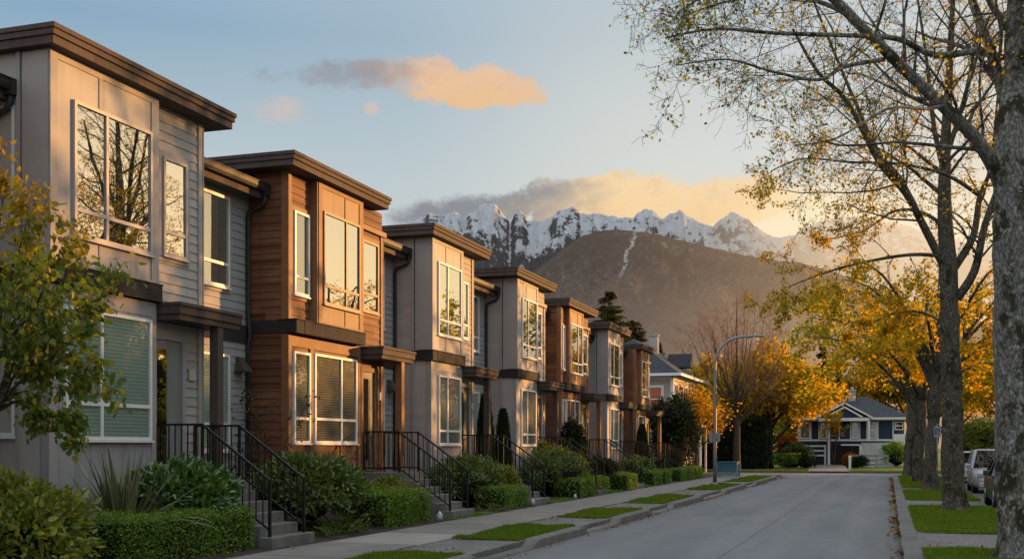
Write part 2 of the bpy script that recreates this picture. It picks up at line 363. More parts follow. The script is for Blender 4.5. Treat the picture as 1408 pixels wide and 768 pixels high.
def hedge(label, x0, x1, y0, y1, z0, z1, seed, dens=1500, leaf=.035, m='lf_box', group='low clipped hedges in front of the townhouses', name='clipped_hedge', rough=.025):
    g = np.random.default_rng(seed); cx, cy = (x0 + x1) / 2, (y0 + y1) / 2
    t = thing(name, label, 'hedge', (cx, cy, z0), 0, group)
    a, b, h = (x1 - x0) / 2, (y1 - y0) / 2, z1 - z0
    Ps, Ns = [], []
    for ax, sgn, (w1, w2) in (('x', 1, (2 * b, h)), ('x', -1, (2 * b, h)), ('y', -1, (2 * a, h)), ('y', 1, (2 * a, h)), ('z', 1, (2 * a, 2 * b))):
        n = int(dens * w1 * w2); u, w = g.random(n), g.random(n); dd = g.normal(size=n) * rough + .01
        if ax == 'x': p = np.stack([sgn * (a + dd), (u * 2 - 1) * b, w * h], 1); nn = (sgn, 0, 0)
        elif ax == 'y': p = np.stack([(u * 2 - 1) * a, sgn * (b + dd), w * h], 1); nn = (0, sgn, 0)
        else: p = np.stack([(u * 2 - 1) * a, (w * 2 - 1) * b, h + dd], 1); nn = (0, 0, 1)
        wob = np.sin(p[:, 0] * 5.1 + seed) * .02 + np.sin(p[:, 1] * 4.3 + seed * 2) * .022 + np.sin(p[:, 2] * 6 + seed) * .012
        p = p + np.array(nn) * wob[:, None]
        Ps.append(p); Ns.append(np.tile(nn, (n, 1)))
    P = np.concatenate(Ps); N0 = np.concatenate(Ns).astype(float); n = len(P)
    A = unit(N0 * .6 + np.array([0, 0, .5]) + g.normal(size=(n, 3)) * .7); N = unit(N0 * .5 + np.array([0, 0, .5]) + g.normal(size=(n, 3)) * .5)
    s = .7 + .6 * g.random(n)
    v, f, r = leaf_arrays(P, A, N, leaf * s, leaf * .62 * s, g)
    np_obj('foliage', v, f, M[m], r, parent=t)
    MB().box(-a + .04, a - .04, -b + .04, b - .04, 0, h - .04).build('shade_fill', M['core'], t)  # solid near-black box paints the shade inside the hedge
    return t
class Tree:
    """recursive limbs: wood as tapered tubes, leaf seats collected along the thin twigs"""
    def __init__(s, seed): s.g = random.Random(seed); s.wood = MB(); s.twigs = MB(); s.seats = []
    def path(s, p, d, L, n, wander, trop):
        pts = [Vector(p)]; d = Vector(d).normalized()
        for i in range(n):
            d = (d + Vector([s.g.gauss(0, wander) for _ in range(3)]) + Vector((0, 0, trop))).normalized()
            pts.append(pts[-1] + d * (L / n))
        return pts
    def limb(s, pts, r0, r1, lev, cfg, spawn=True, start=.2):
        n = len(pts); rad = [r0 + (r1 - r0) * (i / (n - 1)) for i in range(n)]
        sides = 10 if r0 > .12 else 7 if r0 > .05 else 5 if r0 > .018 else 3
        (s.wood if r0 > .022 else s.twigs).tube(pts, rad, sides, cap=False)
        if r0 < cfg['seat_r']:
            for i in range(1, n):
                for q in range(cfg.get('seat_n', 1)):
                    s.seats.append((pts[i - 1].lerp(pts[i], s.g.random()), (pts[i] - pts[i - 1]).normalized()))
        if not spawn or lev >= len(cfg['kids']): return
        cnt, ratio, ang, seg, wander, trop = cfg['kids'][lev]
        L = sum((pts[i + 1] - pts[i]).length for i in range(n - 1))
        cnt = max(1, int(round(cnt * (L if cfg.get('per_m') and lev == cfg['lev0'] else 1))))
        for q in range(cnt):
            t = start + (1 - start) * (q + s.g.random()) / cnt; t = min(t, .999)
            fi = t * (n - 1); i = int(fi); pos = pts[i].lerp(pts[i + 1], fi - i); dr = (pts[i + 1] - pts[i]).normalized()
            ax = dr.orthogonal().normalized(); ax.rotate(Matrix.Rotation(s.g.random() * 2 * PI, 3, dr))
            nd = dr.copy(); nd.rotate(Matrix.Rotation(R(ang * s.g.uniform(.65, 1.3)), 3, ax))
            rr = (r0 + (r1 - r0) * t) * s.g.uniform(.8, 1.15) * cfg.get('rk', .6); rr = max(rr, cfg['min_r'])
            LL = L * ratio * s.g.uniform(.6, 1.2) * (1.15 - .55 * t)
            if lev >= 1: LL = max(LL, .12)
            s.limb(s.path(pos, nd, LL, seg, wander, trop), rr, max(rr * .35, cfg['min_r'] * .6), lev + 1, cfg)
    def leaves(s, n, L, W, seed, hang=.6, scatter=.05, zweight=None):
        g = np.random.default_rng(seed)
        idx = g.integers(0, len(s.seats), n)
        if zweight is not None:
            z = np.array([p[0].z for p in s.seats]); w = np.interp(z, zweight[0], zweight[1]); idx = g.choice(len(z), n, p=w / w.sum())
        P = np.array([s.seats[i][0][:] for i in idx]) + g.normal(size=(n, 3)) * scatter
        D = np.array([s.seats[i][1][:] for i in idx])
        A = unit(D * .5 + g.normal(size=(n, 3)) * .7 + np.array([0, 0, -hang])); N = unit(g.normal(size=(n, 3)) + np.array([0, 0, .4]))
        q = .6 + .8 * g.random(n)
        return leaf_arrays(P, A, N, L * q, W * q, g)
def spline(pts, n):
    """smooth curve through the given points"""
    pts = [Vector(p) for p in pts]; out = []
    for i in range(len(pts) - 1):
        p0 = pts[max(i - 1, 0)]; p1 = pts[i]; p2 = pts[i + 1]; p3 = pts[min(i + 2, len(pts) - 1)]
        for j in range(n):
            t = j / n
            out.append(.5 * ((2 * p1) + (p2 - p0) * t + (2 * p0 - 5 * p1 + 4 * p2 - p3) * t * t + (3 * p1 - p0 - 3 * p2 + p3) * t ** 3))
    out.append(pts[-1]); return out

# ------------------------------------------------------------------ ground, road, pavements
def sheet(name, x0, x1, y0, y1, z, m, zin=None):
    b = MB(); zi = z if zin is None else zin
    b.quad((x0, y0, zi), (x1, y0, z), (x1, y1, z), (x0, y1, zi)); return set_(b.build(name, m), kind='structure')
sheet('ground', -4000, 4000, -600, 9000, -.06, M['ground'])
sheet('road', -6.12, .28, -30, 72, 0, M['asphalt'])
sheet('cross_street', -90, 60, 72.0, 83.5, -.002, M['asphalt'])
sheet('parking_lane', 2.75, 8.4, -20, 72, .02, M['lane'])
b = MB()
for k in range(34):
    y = -12 + k * 2.5
    b.box(-9.5, -7.72, y, y + 2.485, -.05, .165 + .004 * ((k * 7) % 3), 1 if k in (12,) else 0)
set_(b.build('pavement', [M['concrete'], M['concrete_light']], bevel=.012), kind='structure')
b = MB(); b.box(-7.72, -6.32, -12, 72, -.05, .14); set_(b.build('verge_base', M['gravel']), kind='structure')
b = MB(); b.box(.52, 2.75, -12, 71, -.05, .14); set_(b.build('verge_path', M['gravel']), kind='structure')
# yard soil, rising to the house fronts
b = MB(); b.quad((-9.5, -12, .15), (-9.5, 71, .15), (-12.4, 71, .33), (-12.4, -12, .33)); b.quad((-12.4, -12, .33), (-12.4, 71, .33), (-26, 71, .35), (-26, -12, .35))
set_(b.build('garden_soil', M['soil']), kind='structure')
def kerb(name, x0, x1, y0, y1, h, m, taper=.35, jig=0):
    """kerb length with rounded arris and dipped ends"""
    b = MB(); n = max(2, int((y1 - y0) / .45)); rows = []
    for i in range(n + 1):
        t = i / n; y = y0 + (y1 - y0) * t; e = min((y - y0) / taper, (y1 - y) / taper, 1) if taper else 1
        hh = .035 + (h - .035) * (3 * e * e - 2 * e ** 3); w = .012 * math.sin(y * 1.7 + jig)
        rows.append([(x0, y, -.05), (x0, y, hh), ((x0 + x1) / 2 - .0, y, hh + .006), (x1 - .05 + w, y, hh), (x1 - .012 + w, y, hh - .028), (x1 + .012 + w, y, -.05)])
    vs = [v for r_ in rows for v in r_]; k = 6
    fs = [(i * k + j, i * k + j + 1, (i + 1) * k + j + 1, (i + 1) * k + j) for i in range(n) for j in range(k - 1)]
    fs += [tuple(range(k))[::-1], tuple(n * k + j for j in range(k))]
    b.add(vs, [f[::-1] for f in fs], 0, False); return set_(b.build(name, m), kind='structure')
PATCH = [(9.0, 16.7), (19.5, 23.4), (26.3, 30.4), (33.6, 39.4), (45.0, 52.0), (56.0, 66.5)]
prev = -12
for i, (a, c) in enumerate(PATCH):
    kerb('kerb', -6.34, -6.1, a - .1, c + .25, .17, M['kerb'], .5, i)
    kerb('dropped_kerb', -6.33, -6.11, prev, a - .1, .045, M['kerb'], 0, i); prev = c + .25
kerb('dropped_kerb', -6.33, -6.11, prev, 72, .045, M['kerb'], 0)
b = MB(); n = 0
RK = kerb('right_kerb', .52, .27, -12, 71.5, .15, M['kerb'], 0); 
# mirror profile: the road is on the low-X side here
for v in RK.data.vertices: pass
gut = sheet('gutter_strip', .0, .27, -12, 71.5, .004, M['kerb'])
def lawn(name, rects, dens, seed, hgt=.045, ztop=.16, base_name=None):
    g = np.random.default_rng(seed); Ps = []
    for (x0, x1, y0, y1, dn) in rects:
        n = int((x1 - x0) * (y1 - y0) * dens * dn)
        p = np.stack([x0 + (x1 - x0) * g.random(n), y0 + (y1 - y0) * g.random(n), np.full(n, ztop)], 1)
        ed = np.minimum(np.minimum(p[:, 0] - x0, x1 - p[:, 0]), np.minimum(p[:, 1] - y0, y1 - p[:, 1]))
        keep = ed > .10 * g.random(n) - .05 + .06 * np.sin(p[:, 1] * 3.1 + p[:, 0] * 4) + .05 * np.sin(p[:, 1] * 9.3 - p[:, 0] * 7) + .03 * np.sin(p[:, 1] * 23)
        Ps.append(p[keep])
    P = np.concatenate(Ps); n = len(P)
    A = unit(np.stack([g.normal(size=n) * .5, g.normal(size=n) * .5, np.ones(n)], 1)); S = unit(np.cross(A, g.normal(size=(n, 3))))
    big = 1 + .5 * np.sin(P[:, 0] * 2.3 + seed) * np.sin(P[:, 1] * 1.9) + .25 * np.sin(P[:, 0] * 7 + P[:, 1] * 5)
    h = hgt * (.5 + g.random(n)) * big; w = .006 * (.7 + .6 * g.random(n)) * (1 + P[:, 1] / 30)
    v = np.stack([P - S * w[:, None], P + S * w[:, None], P + A * h[:, None]], 1).reshape(-1, 3)
    f = np.arange(3 * n).reshape(-1, 3)
    pat = np.array([noise.fractal(Vector((q[0] * 1.3, q[1] * .9, seed)), .8, 2.1, 4) for q in P[:: 6]]); pat = np.repeat(pat, 6)[:n]
    r = np.repeat(np.clip(.42 + g.normal(size=n) * .16 + pat * .55, 0, 1), 3)
    return set_(np_obj(name, v, f, M['grass'], r), kind='stuff', cat=None)
rects = []
b = MB()
for i, (a, c) in enumerate(PATCH):
    b.box(-7.5, -6.46, a + .12, c - .12, .1, .148); rects.append((-7.66, -6.36, a, c, (1.0 if i < 3 else .5 if i < 5 else .3)))
YL = [(-10.25, -9.55, 24.5 + .0, 27.6), (-10.3, -9.55, 32.3, 35.4), (-10.2, -9.55, 40.2, 42.2), (-10.2, -9.55, 46.8, 48.6)]
for r_ in YL: b.box(*r_, .1, .185); rects.append((*r_, .8))
b.box(-13, -9.6, 6, 12.6, .1, .2); rects.append((-13, -9.6, 9.5, 12.6, .5))
set_(b.build('left_turf', M['turf']), kind='structure')
set_(lawn('grass', rects, 5200, 3), 'short green grass in strips beside the left pavement')
RP = [(2.0, 19.6), (20.9, 31.2), (33.6, 42.5), (44.0, 70.0)]
RP = [(2.0, 20.2), (23.9, 34.6), (38.3, 47.0), (49.6, 70.6)]
b = MB(); rects = []
for i, (a, c) in enumerate(RP):
    b.box(.66, 2.62, a + .12, c - .12, .1, .148); rects.append((.52, 2.75, max(a, 15), c, [1, .7, .45, .22][i]))
set_(b.build('right_turf', M['turf']), kind='structure')
set_(lawn('grass', rects, 4200, 4), 'short green grass around the street trees on the right')
# the far bank across the cross street
sheet('far_bank', -90, 60, 83.5, 320, .12, M['turf'])
kb = MB(); kb.box(-90, 60, 83.4, 83.6, -.05, .13); set_(kb.build('far_kerb', M['kerb']), kind='structure')
set_(lawn('grass', [(-14, -5.6, 83.65, 86.5, 1), (-2.6, 7, 83.65, 86.5, 1)], 420, 5, .06, .13), 'mown grass strip across the end of the street')
b = MB(); b.quad((-5.5, 83.3, .135), (-2.7, 83.3, .135), (-3.5, 99.5, .36), (-6.2, 99.5, .36)); set_(b.build('driveway', M['concrete']), kind='structure')
# leaf litter in the gutters
def litter(name, label, spots, seed, L=.06):
    g = np.random.default_rng(seed); Ps = []
    for x0, x1, y0, y1, z, n in spots:
        Ps.append(np.stack([x0 + (x1 - x0) * g.random(n) ** 1.3, y0 + (y1 - y0) * g.random(n), np.full(n, z) + .015 * g.random(n)], 1))
    P = np.concatenate(Ps); cl = np.sin(P[:, 1] * 1.3) + np.sin(P[:, 1] * .47 + 1); P = P[cl + g.normal(size=len(P)) * .9 > .2]; n = len(P)
    A = g.normal(size=(n, 3)); A[:, 2] *= .25; N = g.normal(size=(n, 3)) * .35 + np.array([0, 0, 1])
    s = .6 + .8 * g.random(n); v, f, r = leaf_arrays(P, A, N, L * s, L * .7 * s, g)
    return set_(np_obj(name, v, f, M['lf_fallen'], r), label, None, None, 'stuff')
litter('fallen_leaves', 'brown fallen leaves lying in the right gutter', [(.25, .0, 15, 71, .008, 900), (.25, .14, 15, 71, .01, 900)], 11, .075)
litter('fallen_leaves', 'brown fallen leaves along the left kerb and pavement edge', [(-6.08, -5.9, 16, 71, .006, 1500), (-9.9, -9.2, 13, 50, .19, 260), (-10.1, -9.5, 31.3, 32.4, .2, 120), (-7.6, -6.4, 15, 50, .19, 700)], 12, .05)
litter('fallen_leaves', 'a few yellow leaves on the right verge grass', [(.6, 2.7, 15, 60, .19, 900)], 13, .055)

# ------------------------------------------------------------------ townhouses
HX = -12.15
PITCH = .165
def lap(b, axis, fixed, a0, a1, z0, z1, out, mi=0):
    """courses of lap boards on a plane x=fixed or y=fixed facing out (+1/-1)"""
    z = z0; off = lambda o: fixed + out * o
    k0 = math.ceil((z0 - 1.1) / PITCH + .001); zs = [z0] + [1.1 + PITCH * k for k in range(k0, 200) if 1.1 + PITCH * k < z1 - .01] + [z1]
    for q0, q1 in zip(zs[:-1], zs[1:]):
        if axis == 'x': p = lambda o, a, zz: (off(o), a, zz)
        else: p = lambda o, a, zz: (a, off(o), zz)
        c0, c1 = (a0, a1) if (axis == 'x') == (out > 0) else (a1, a0)
        b.add([p(.024, c0, q0), p(.024, c1, q0), p(.006, c1, q1), p(.006, c0, q1)], [(0, 1, 2, 3)], mi)
        b.add([p(.0, c0, q0), p(.0, c1, q0), p(.024, c1, q0), p(.024, c0, q0)], [(0, 1, 2, 3)], mi)
def pb(axis, fixed, out, b, a0, a1, z0, z1, o0, o1, mi=0):
    """box lying on a wall plane, from offset o0 to o1 outward"""
    lo, hi = sorted((fixed + out * o0, fixed + out * o1))
    if axis == 'x': b.box(lo, hi, a0, a1, z0, z1, mi)
    else: b.box(a0, a1, lo, hi, z0, z1, mi)
def window(par, axis, fixed, out, a0, a1, z0, z1, frame, glass, blind, mull=(), tz=None, trim=None, lapped=False, head=None, seed=0, sill=True, blind_z=None):
    base = .026 if lapped else .0
    b = MB(); w = .055
    if trim is not None:
        tb = MB(); tw = .1
        pb(axis, fixed, out, tb, a0 - tw, a0 - .002, z0 - tw, z1 + tw, 0, base + .016); pb(axis, fixed, out, tb, a1 + .002, a1 + tw, z0 - tw, z1 + tw, 0, base + .016)
        pb(axis, fixed, out, tb, a0, a1, z1 + .002, z1 + tw, 0, base + .016); pb(axis, fixed, out, tb, a0, a1, z0 - tw, z0 - .002, 0, base + .016)
    f0, f1 = 0, base + .05
    pb(axis, fixed, out, b, a0, a0 + w, z0, z1, f0, f1); pb(axis, fixed, out, b, a1 - w, a1, z0, z1, f0, f1)
    pb(axis, fixed, out, b, a0 + w, a1 - w, z1 - w, z1, f0, f1); pb(axis, fixed, out, b, a0 + w, a1 - w, z0, z0 + w, f0, f1)
    xs = [a0 + w]
    for m_ in mull:
        c = a0 + (a1 - a0) * m_; pb(axis, fixed, out, b, c - .03, c + .03, z0 + w, z1 - w, f0, f1 - .006); xs += [c - .03, c + .03]
    xs.append(a1 - w); zs = [z0 + w]
    if tz is not None:
        for s0, s1 in zip(xs[::2], xs[1::2]): pb(axis, fixed, out, b, s0, s1, tz - .03, tz + .03, f0, f1 - .009)
        zs += [tz - .03, tz + .03]
    zs.append(z1 - w)
    if sill: pb(axis, fixed, out, b, a0 - .03, a1 + .03, z0 - .035, z0 - .003, 0, base + .075)
    fr = b.build('window', frame, par)
    if trim is not None: tb.build('window_trim', trim, fr)
    g = MB(); rr = random.Random(seed * 7 + int(a0 * 100) + int(z0 * 10))
    for s0, s1 in zip(xs[::2], xs[1::2]):
        for t0, t1 in zip(zs[::2], zs[1::2]):
            o = base + .018; e = [rr.uniform(-.0025, .0025) for _ in range(3)]
            os_ = [o + e[0], o + e[1], o + e[1] + e[2] - e[0] * 0, o + e[2]]
            c = [(s0, t0), (s1, t0), (s1, t1), (s0, t1)]
            os_ = [o, o + e[0], o + e[0] + e[1], o + e[1]]
            pts = [((fixed + out * os_[i], q[0], q[1]) if axis == 'x' else (q[0], fixed + out * os_[i], q[1])) for i, q in enumerate(c)]
            if not ((axis == 'x') == (out > 0)): pts = pts[::-1]
            g.add(pts, [(0, 1, 2, 3)])
    g.build('pane', glass, fr)
    d = MB(); pb(axis, fixed, out, d, a0 + .02, a1 - .02, z0 + .02, z1 - .02, .0005, base + .003); d.build('blind', blind, fr)
    return fr
def house(i, typ, Y0, c, b0, b1, e, L, ynext, zs, sid, label, link_sid, side_win=False, far=False, cap=False):
    sc_ = zs
    t = thing('townhouse', label, 'townhouse', (HX, Y0, 0), 0, 'modern two storey townhouses in a row'); t.scale = (1, 1, sc_)
    brown = typ == 'B'
    pan = M['panel_brown'] if brown else M['panel']; tr = M['trim_brown'] if brown else M['trim_gray']
    XB, XL, BK = .2, -.95, -8.5
    nf = c if brown else b0            # near face of the main volume
    gb1 = b1 + .2 if brown else b1
    ltop = 7.8
    # main siding
    w = MB()
    w.box(BK, -.012, nf + .012, e - .012, 1.0, ltop - .002)
    w.box(BK + .02, XL - .012, e - .05, ynext + .1, 1.0, 7.3)
    etop = 7.28 if (brown or cap) else ltop
    if brown:
        lap(w, 'x', 0, nf, b0, 4.6, ltop, 1)
        lap(w, 'x', .0, nf, gb1, 1.1, 4.3, 1)
        lap(w, 'y', nf, XL - .1, 0, 1.1, ltop, -1)
    else:
        lap(w, 'y', nf + .06, XL - .1, -.38, 1.1, ltop, -1)
    lap(w, 'x', 0, b1, e, 1.1, ltop, 1); lap(w, 'y', e, BK, 0, 1.1, ltop, 1)
    w.build('wall', sid, t)
    lw = MB(); lap(lw, 'x', XL, e, ynext + .08, 1.0, 7.25, 1)
    lw.build('link_wall', link_sid, t)
    # bay: upper box and ground-floor box, flat panels with battens
    bay = MB()
    bay.box(-.3, XB, b0, b1, 4.62, ltop - .004)
    if not brown:
        bay.box(-.36, XB - .05, b0 + .03, b1, .98, 4.30)
        bay.box(-.375, -.3, b0 + .012, b0 + .5, 4.62, ltop - .005)
    bay.build('bay', pan, t)
    bt = MB(); pw = .07
    zt = 7.17
    for y in (b0, b1 - .16): bt.box(XB, XB + .018, y, y + .16, 4.62, ltop - .004)
    bt.box(XB, XB + .016, b0 + .16, b1 - .16, ltop - .12, ltop - .004)
    ym = b0 + .16 + (b1 - b0 - .32) * (.42 if not brown else .6)
    for z0, z1 in ((zt + .02, ltop - .12), (4.66, 5.03)): bt.box(XB, XB + .014, ym - .03, ym + .03, z0, z1)
    bt.box(XB, XB + .016, b0 + .16, b1 - .16, 4.62, 4.67)
    bt.box(XB, XB + .017, b1 - .2, b1 - .161, 4.67, ltop - .12)
    if not brown:
        bt.box(XB - .02, -.3, b0 - .016, b0, 4.62, 7.77)          # bay flank board
        bt.box(-.40, -.33, nf - .03, nf + .09, 1.1, ltop - .005)    # joint board between lap wall and flank
        bt.box(XB - .05, XB - .033, b0 + .03, b0 + .2, .98, 4.30); bt.box(XB - .05, XB - .034, b1 - .14, b1, .98, 4.30)
        bt.box(XB - .05, XB - .036, b0 + .2, b1 - .14, 4.06, 4.3)
    else:
        bt.box(-.13, .045, nf - .03, nf - .0, 1.1, 4.3); bt.box(-.13, .045, nf - .03, nf - .0, 4.6, ltop - .005)
        bt.box(.0, .046, nf, nf + .1, 1.1, 4.3); bt.box(.0, .046, nf, nf + .1, 4.6, ltop - .005)
        bt.box(.0, .048, gb1 - .13, gb1, 1.0, 4.3); bt.box(.0, .044, nf + .1, gb1 - .13, 4.05, 4.3)
        bt.box(.0, .05, 1.42, 1.56, 1.9, 4.05)
        bt.box(.0, XB, b0 - .05, b0 - .001, 4.62, ltop - .006)
    bt.box(.0, .045, e - .12, e, 1.1, etop - .005); bt.box(-.14, .045, e + .026, e + .05, 1.1, etop - .005)
    bt.build('corner_board', tr, t)
    # belt course between storeys
    be = MB(); be.box(XL, XB + .05, nf - .05, nf + .0 if False else nf + .3, 4.32, 4.6)
    be.box(-.2, (XB + .06), nf + .3, b1 + .04, 4.32, 4.6); be.box(-.2, XB + .075, nf - .065, b1 + .055, 4.6, 4.622)
    lbx = MB(); lbx.box(XL, XL + .05, e + .06, ynext - .06, 4.05, 4.42); lbx.build('belt_course', M['belt'], t)
    be.build('belt_course', M['belt'], t)
    fo = MB(); fo.box(BK, -.02, nf + .03, e - .02, .1, 1.1); fo.box(BK + .05, XL - .02, e - .02, ynext + .1, .1, 1.1)
    if not brown: fo.box(-.36, XB - .08, b0 + .06, b1 - .02, .1, .98)
    else:
        fo.box(-.02, .04, nf + .0, gb1, .62, 1.08)
    fo.build('foundation', M['foundation'], t)
    # roof slab with stepped fascia
    rf = MB(); xo = .45
    rf.box(BK - .3, xo - .06, .05, L - .06, ltop, ltop + .13); rf.box(BK - .3, xo - .025, .02, L - .025, ltop + .13, ltop + .22); rf.box(BK - .3, xo, 0, L, ltop + .222, 8.1)
    ro = rf.build('roof', M['fascia'], t, bevel=.008)
    MB().box(BK - .25, xo - .1, .1, L - .1, 8.1, 8.125).build('roofing', M['roofing'], ro)
    if brown or cap:
        cp = MB(); cp.box(-.4, .09, b1 - .02 if not brown else b1 - .02, e + .12, 7.2, 7.32); cp.build('parapet_cap', tr, t)
    # link roof, gutter, downpipe
    lr = MB(); lr.box(BK, XL + .42, e + .02, ynext - .03, 7.27, 7.37); lr.box(XL + .3, XL + .42, e + .02, ynext - .03, 7.1, 7.27)
    lk = lr.build('link_roof', M['fascia'], t)
    gt = MB(); gx = XL + .42
    prof = [(0, .16), (0, .02), (.03, 0), (.1, 0), (.13, .06), (.13, .15), (.15, .15), (.15, .165), (.118, .165), (.11, .07), (.09, .02), (.02, .03), (.014, .16)]
    ya, yb = e + .03, ynext - .04; n = len(prof)
    gt.add([(gx + p[0] + .004, y, 7.24 + p[1]) for y in (ya, yb) for p in prof], [(j, (j + 1) % n, n + (j + 1) % n, n + j) for j in range(n)] + [tuple(range(n)), tuple(range(n, 2 * n))[::-1]])
    gt.box(gx + .0, gx + .15, yb - .16, yb - .012, 7.16, 7.41)
    go = gt.build('gutter', M['gutter'], lk)
    dp = MB(); yd = yb - .1
    dp.tube([(gx + .08, yd, 7.2), (gx + .07, yd, 7.05), (gx + .0, yd, 6.96), (XL + .12, yd, 6.86), (XL + .08, yd, 6.75), (XL + .08, yd, 4.6), (XL + .1, yd, 4.5), (XL + .12, yd, 4.2), (XL + .08, yd, 4.05), (XL + .08, yd, .5)], .045, 8)
    dp.build('downpipe', M['gutter'], t)
    # windows
    GU = M['glass_up'] if i < 4 else M['glass_mid']; GL = M['glass_low']
    fru = M['frame_tan'] if not brown else M['frame_brown']
    if i >= 3: fru = M['white']
    wy0, wy1 = b0 + (.5 if not brown else .2) * (1 if not far else .7), b1 - .21
    if i == 3: wy0 = b0 + .4
    window(t, 'x', XB, 1, wy0, wy1, 5.08, zt, fru, GU, M['blind_tan'] if i != 1 else M['dark_room'], [(ym - wy0) / (wy1 - wy0) if brown else .4], 5.5 if i < 3 else 5.52, None, seed=i)
    if brown:
        if b0 - nf > .6: window(t, 'x', 0, 1, nf + .2, b0 - .14, 5.18, 7.0, M['white'], M['glass_mid'], M['blind_green'], (), 5.58, tr, True, seed=i + 20)
        window(t, 'x', 0, 1, b1 + .28, e - .3, 5.2, 6.95, M['frame_brown'] if i < 4 else M['white'], GU, M['blind_tan'], (), 5.65, tr, True, seed=i + 30)
        if b0 - nf > .6: window(t, 'x', 0, 1, nf + .18, 1.4 if i == 2 else b0 - .06, 1.95, 3.95, M['white'], GL, M['blind_tan'], (), 2.49, None, True, seed=i + 40)
        window(t, 'x', 0, 1, 1.6 if i == 2 else b0 + .1, gb1 - .22, 1.95, 3.97, M['white'], GL, M['blind_tan'], [.62], 2.5, None, True, seed=i + 50)
        window(t, 'x', 0, 1, 9, 9.1, 2, 2.1, M['white'], GL, M['blind_tan']) if False else None
    else:
        window(t, 'x', 0, 1, b1 + .35, e - .5 if not far else e - .3, 5.2, 6.93, M['frame_tan'] if i < 3 else M['white'], GU, M['blind_tan'], (), 5.62, tr, True, seed=i + 20)
        window(t, 'x', XB - .05, 1, b0 + (.36 if i < 2 else .55), b1 - .16, 1.95, 3.95 if i > 2 else 4.0, M['white'], GL, M['blind_green'] if i < 2 else M['curtain'], [.4], 2.52 if i < 2 else 2.35, None, seed=i + 40)
    window(t, 'x', XL, 1, max(e + .3, ynext - 2.0), ynext - .83, 5.12, 7.0, M['white'], M['glass_mid'], M['blind_green'], [.5] if i != 1 else (), 5.6, M['trim_gray'], True, seed=i + 60)
    window(t, 'x', XL, 1, max(e + .3, ynext - 2.0), ynext - .83, 1.75, 3.75, M['white'], GL, M['blind_green'], (), 2.3, M['trim_gray'], True, seed=i + 70)
    if side_win:
        window(t, 'y', b0 + .06, -1, XL + .1, -.44, 5.2, 7.0, M['white'], GL, M['blind_green'], (), 5.65, None, True, seed=91)
        window(t, 'y', b0 + .06, -1, XL + .1, -.44, 2.0, 3.9, M['white'], GL, M['blind_green'], (), 2.5, None, True, seed=92)
    elif not brown and i in (3, 4):
        pass
    # door beside the bay
    d0 = gb1 + .1; d1 = d0 + (.82 if not brown else .66); fl = 1.25
    df = MB(); df.box(.0, .06, d0 - .09, d0, fl, 3.72); df.box(.0, .06, d1, d1 + .09, fl, 3.72); df.box(.0, .062, d0 - .09, d1 + .09, 3.72, 3.83)
    df.build('door_frame', tr, t)
    dr = MB(); dr.box(-.01, .028, d0 + .004, d1 - .004, fl + .02, 3.715)
    for a0_, a1_, z0_, z1_ in ((d0 + .42, d1 - .1, fl + .2, 3.5), ): dr.box(.028, .036, a0_, a1_, z0_, z1_)
    do = dr.build('door', M['door_gray'] if i == 1 else M['door'], t, bevel=.004)
    MB().box(.0281, .032, d0 + .1, d0 + .38, fl + .3, 3.55).build('door_glass', M['glass_mid'], do)
    hd = MB(); hd.tube([(.028, d1 - .07, fl + 1.0), (.08, d1 - .07, fl + 1.0), (.08, d1 - .18, fl + 1.0)], .011, 6); hd.build('handle', M['black_metal'], do)
    np_ = MB(); np_.box(.03, .05, d1 + .22, d1 + .42, 3.05, 3.25); pl = np_.build('number_plate', M['plate'], t)
    # canopy and post
    c0, c1 = gb1 + .04, gb1 + 2.0
    if far: c1 = min(c1, ynext - .3)
    cn = MB(); cn.box(XL + .05, .58, c0 + .03, c1 - .03, 4.02, 4.12); cn.box(XL + .05, .62, c0, c1, 4.122, 4.26); cn.box(XL + .05, .65, c0 - .015, c1 + .015, 4.262, 4.31)
    cn.build('canopy', M['fascia'], t, bevel=.006)
    cs = MB(); cs.box(XL + .06, .63, c0 + .01, c1 - .01, 4.31, 4.325); cs.build('canopy_roofing', M['roofing'], t)
    ps = MB(); py_ = gb1 + 1.28; ps.box(.38, .56, py_, py_ + .18, .3, 4.02); ps.build('post', M['trim_brown'] if brown else M['fascia'], t, bevel=.006)
    # lamp on the link wall
    wl = MB(); yl = ynext - .45
    wl.box(XL + .02, XL + .07, yl - .08, yl + .08, 3.5, 3.72)
    wl.add([(XL + .06, yl - .07, 3.72), (XL + .06, yl + .07, 3.72), (XL + .12, yl + .07, 3.70), (XL + .12, yl - .07, 3.70), (XL + .06, yl - .17, 3.42), (XL + .06, yl + .17, 3.42), (XL + .3, yl + .17, 3.42), (XL + .3, yl - .17, 3.42)],
           [(0, 1, 2, 3), (0, 3, 7, 4), (3, 2, 6, 7), (2, 1, 5, 6), (4, 7, 6, 5), (0, 4, 5, 1)])
    if i in (0, 1, 2, 3): wl.build('wall_lamp', M['fascia'], t)
    return t
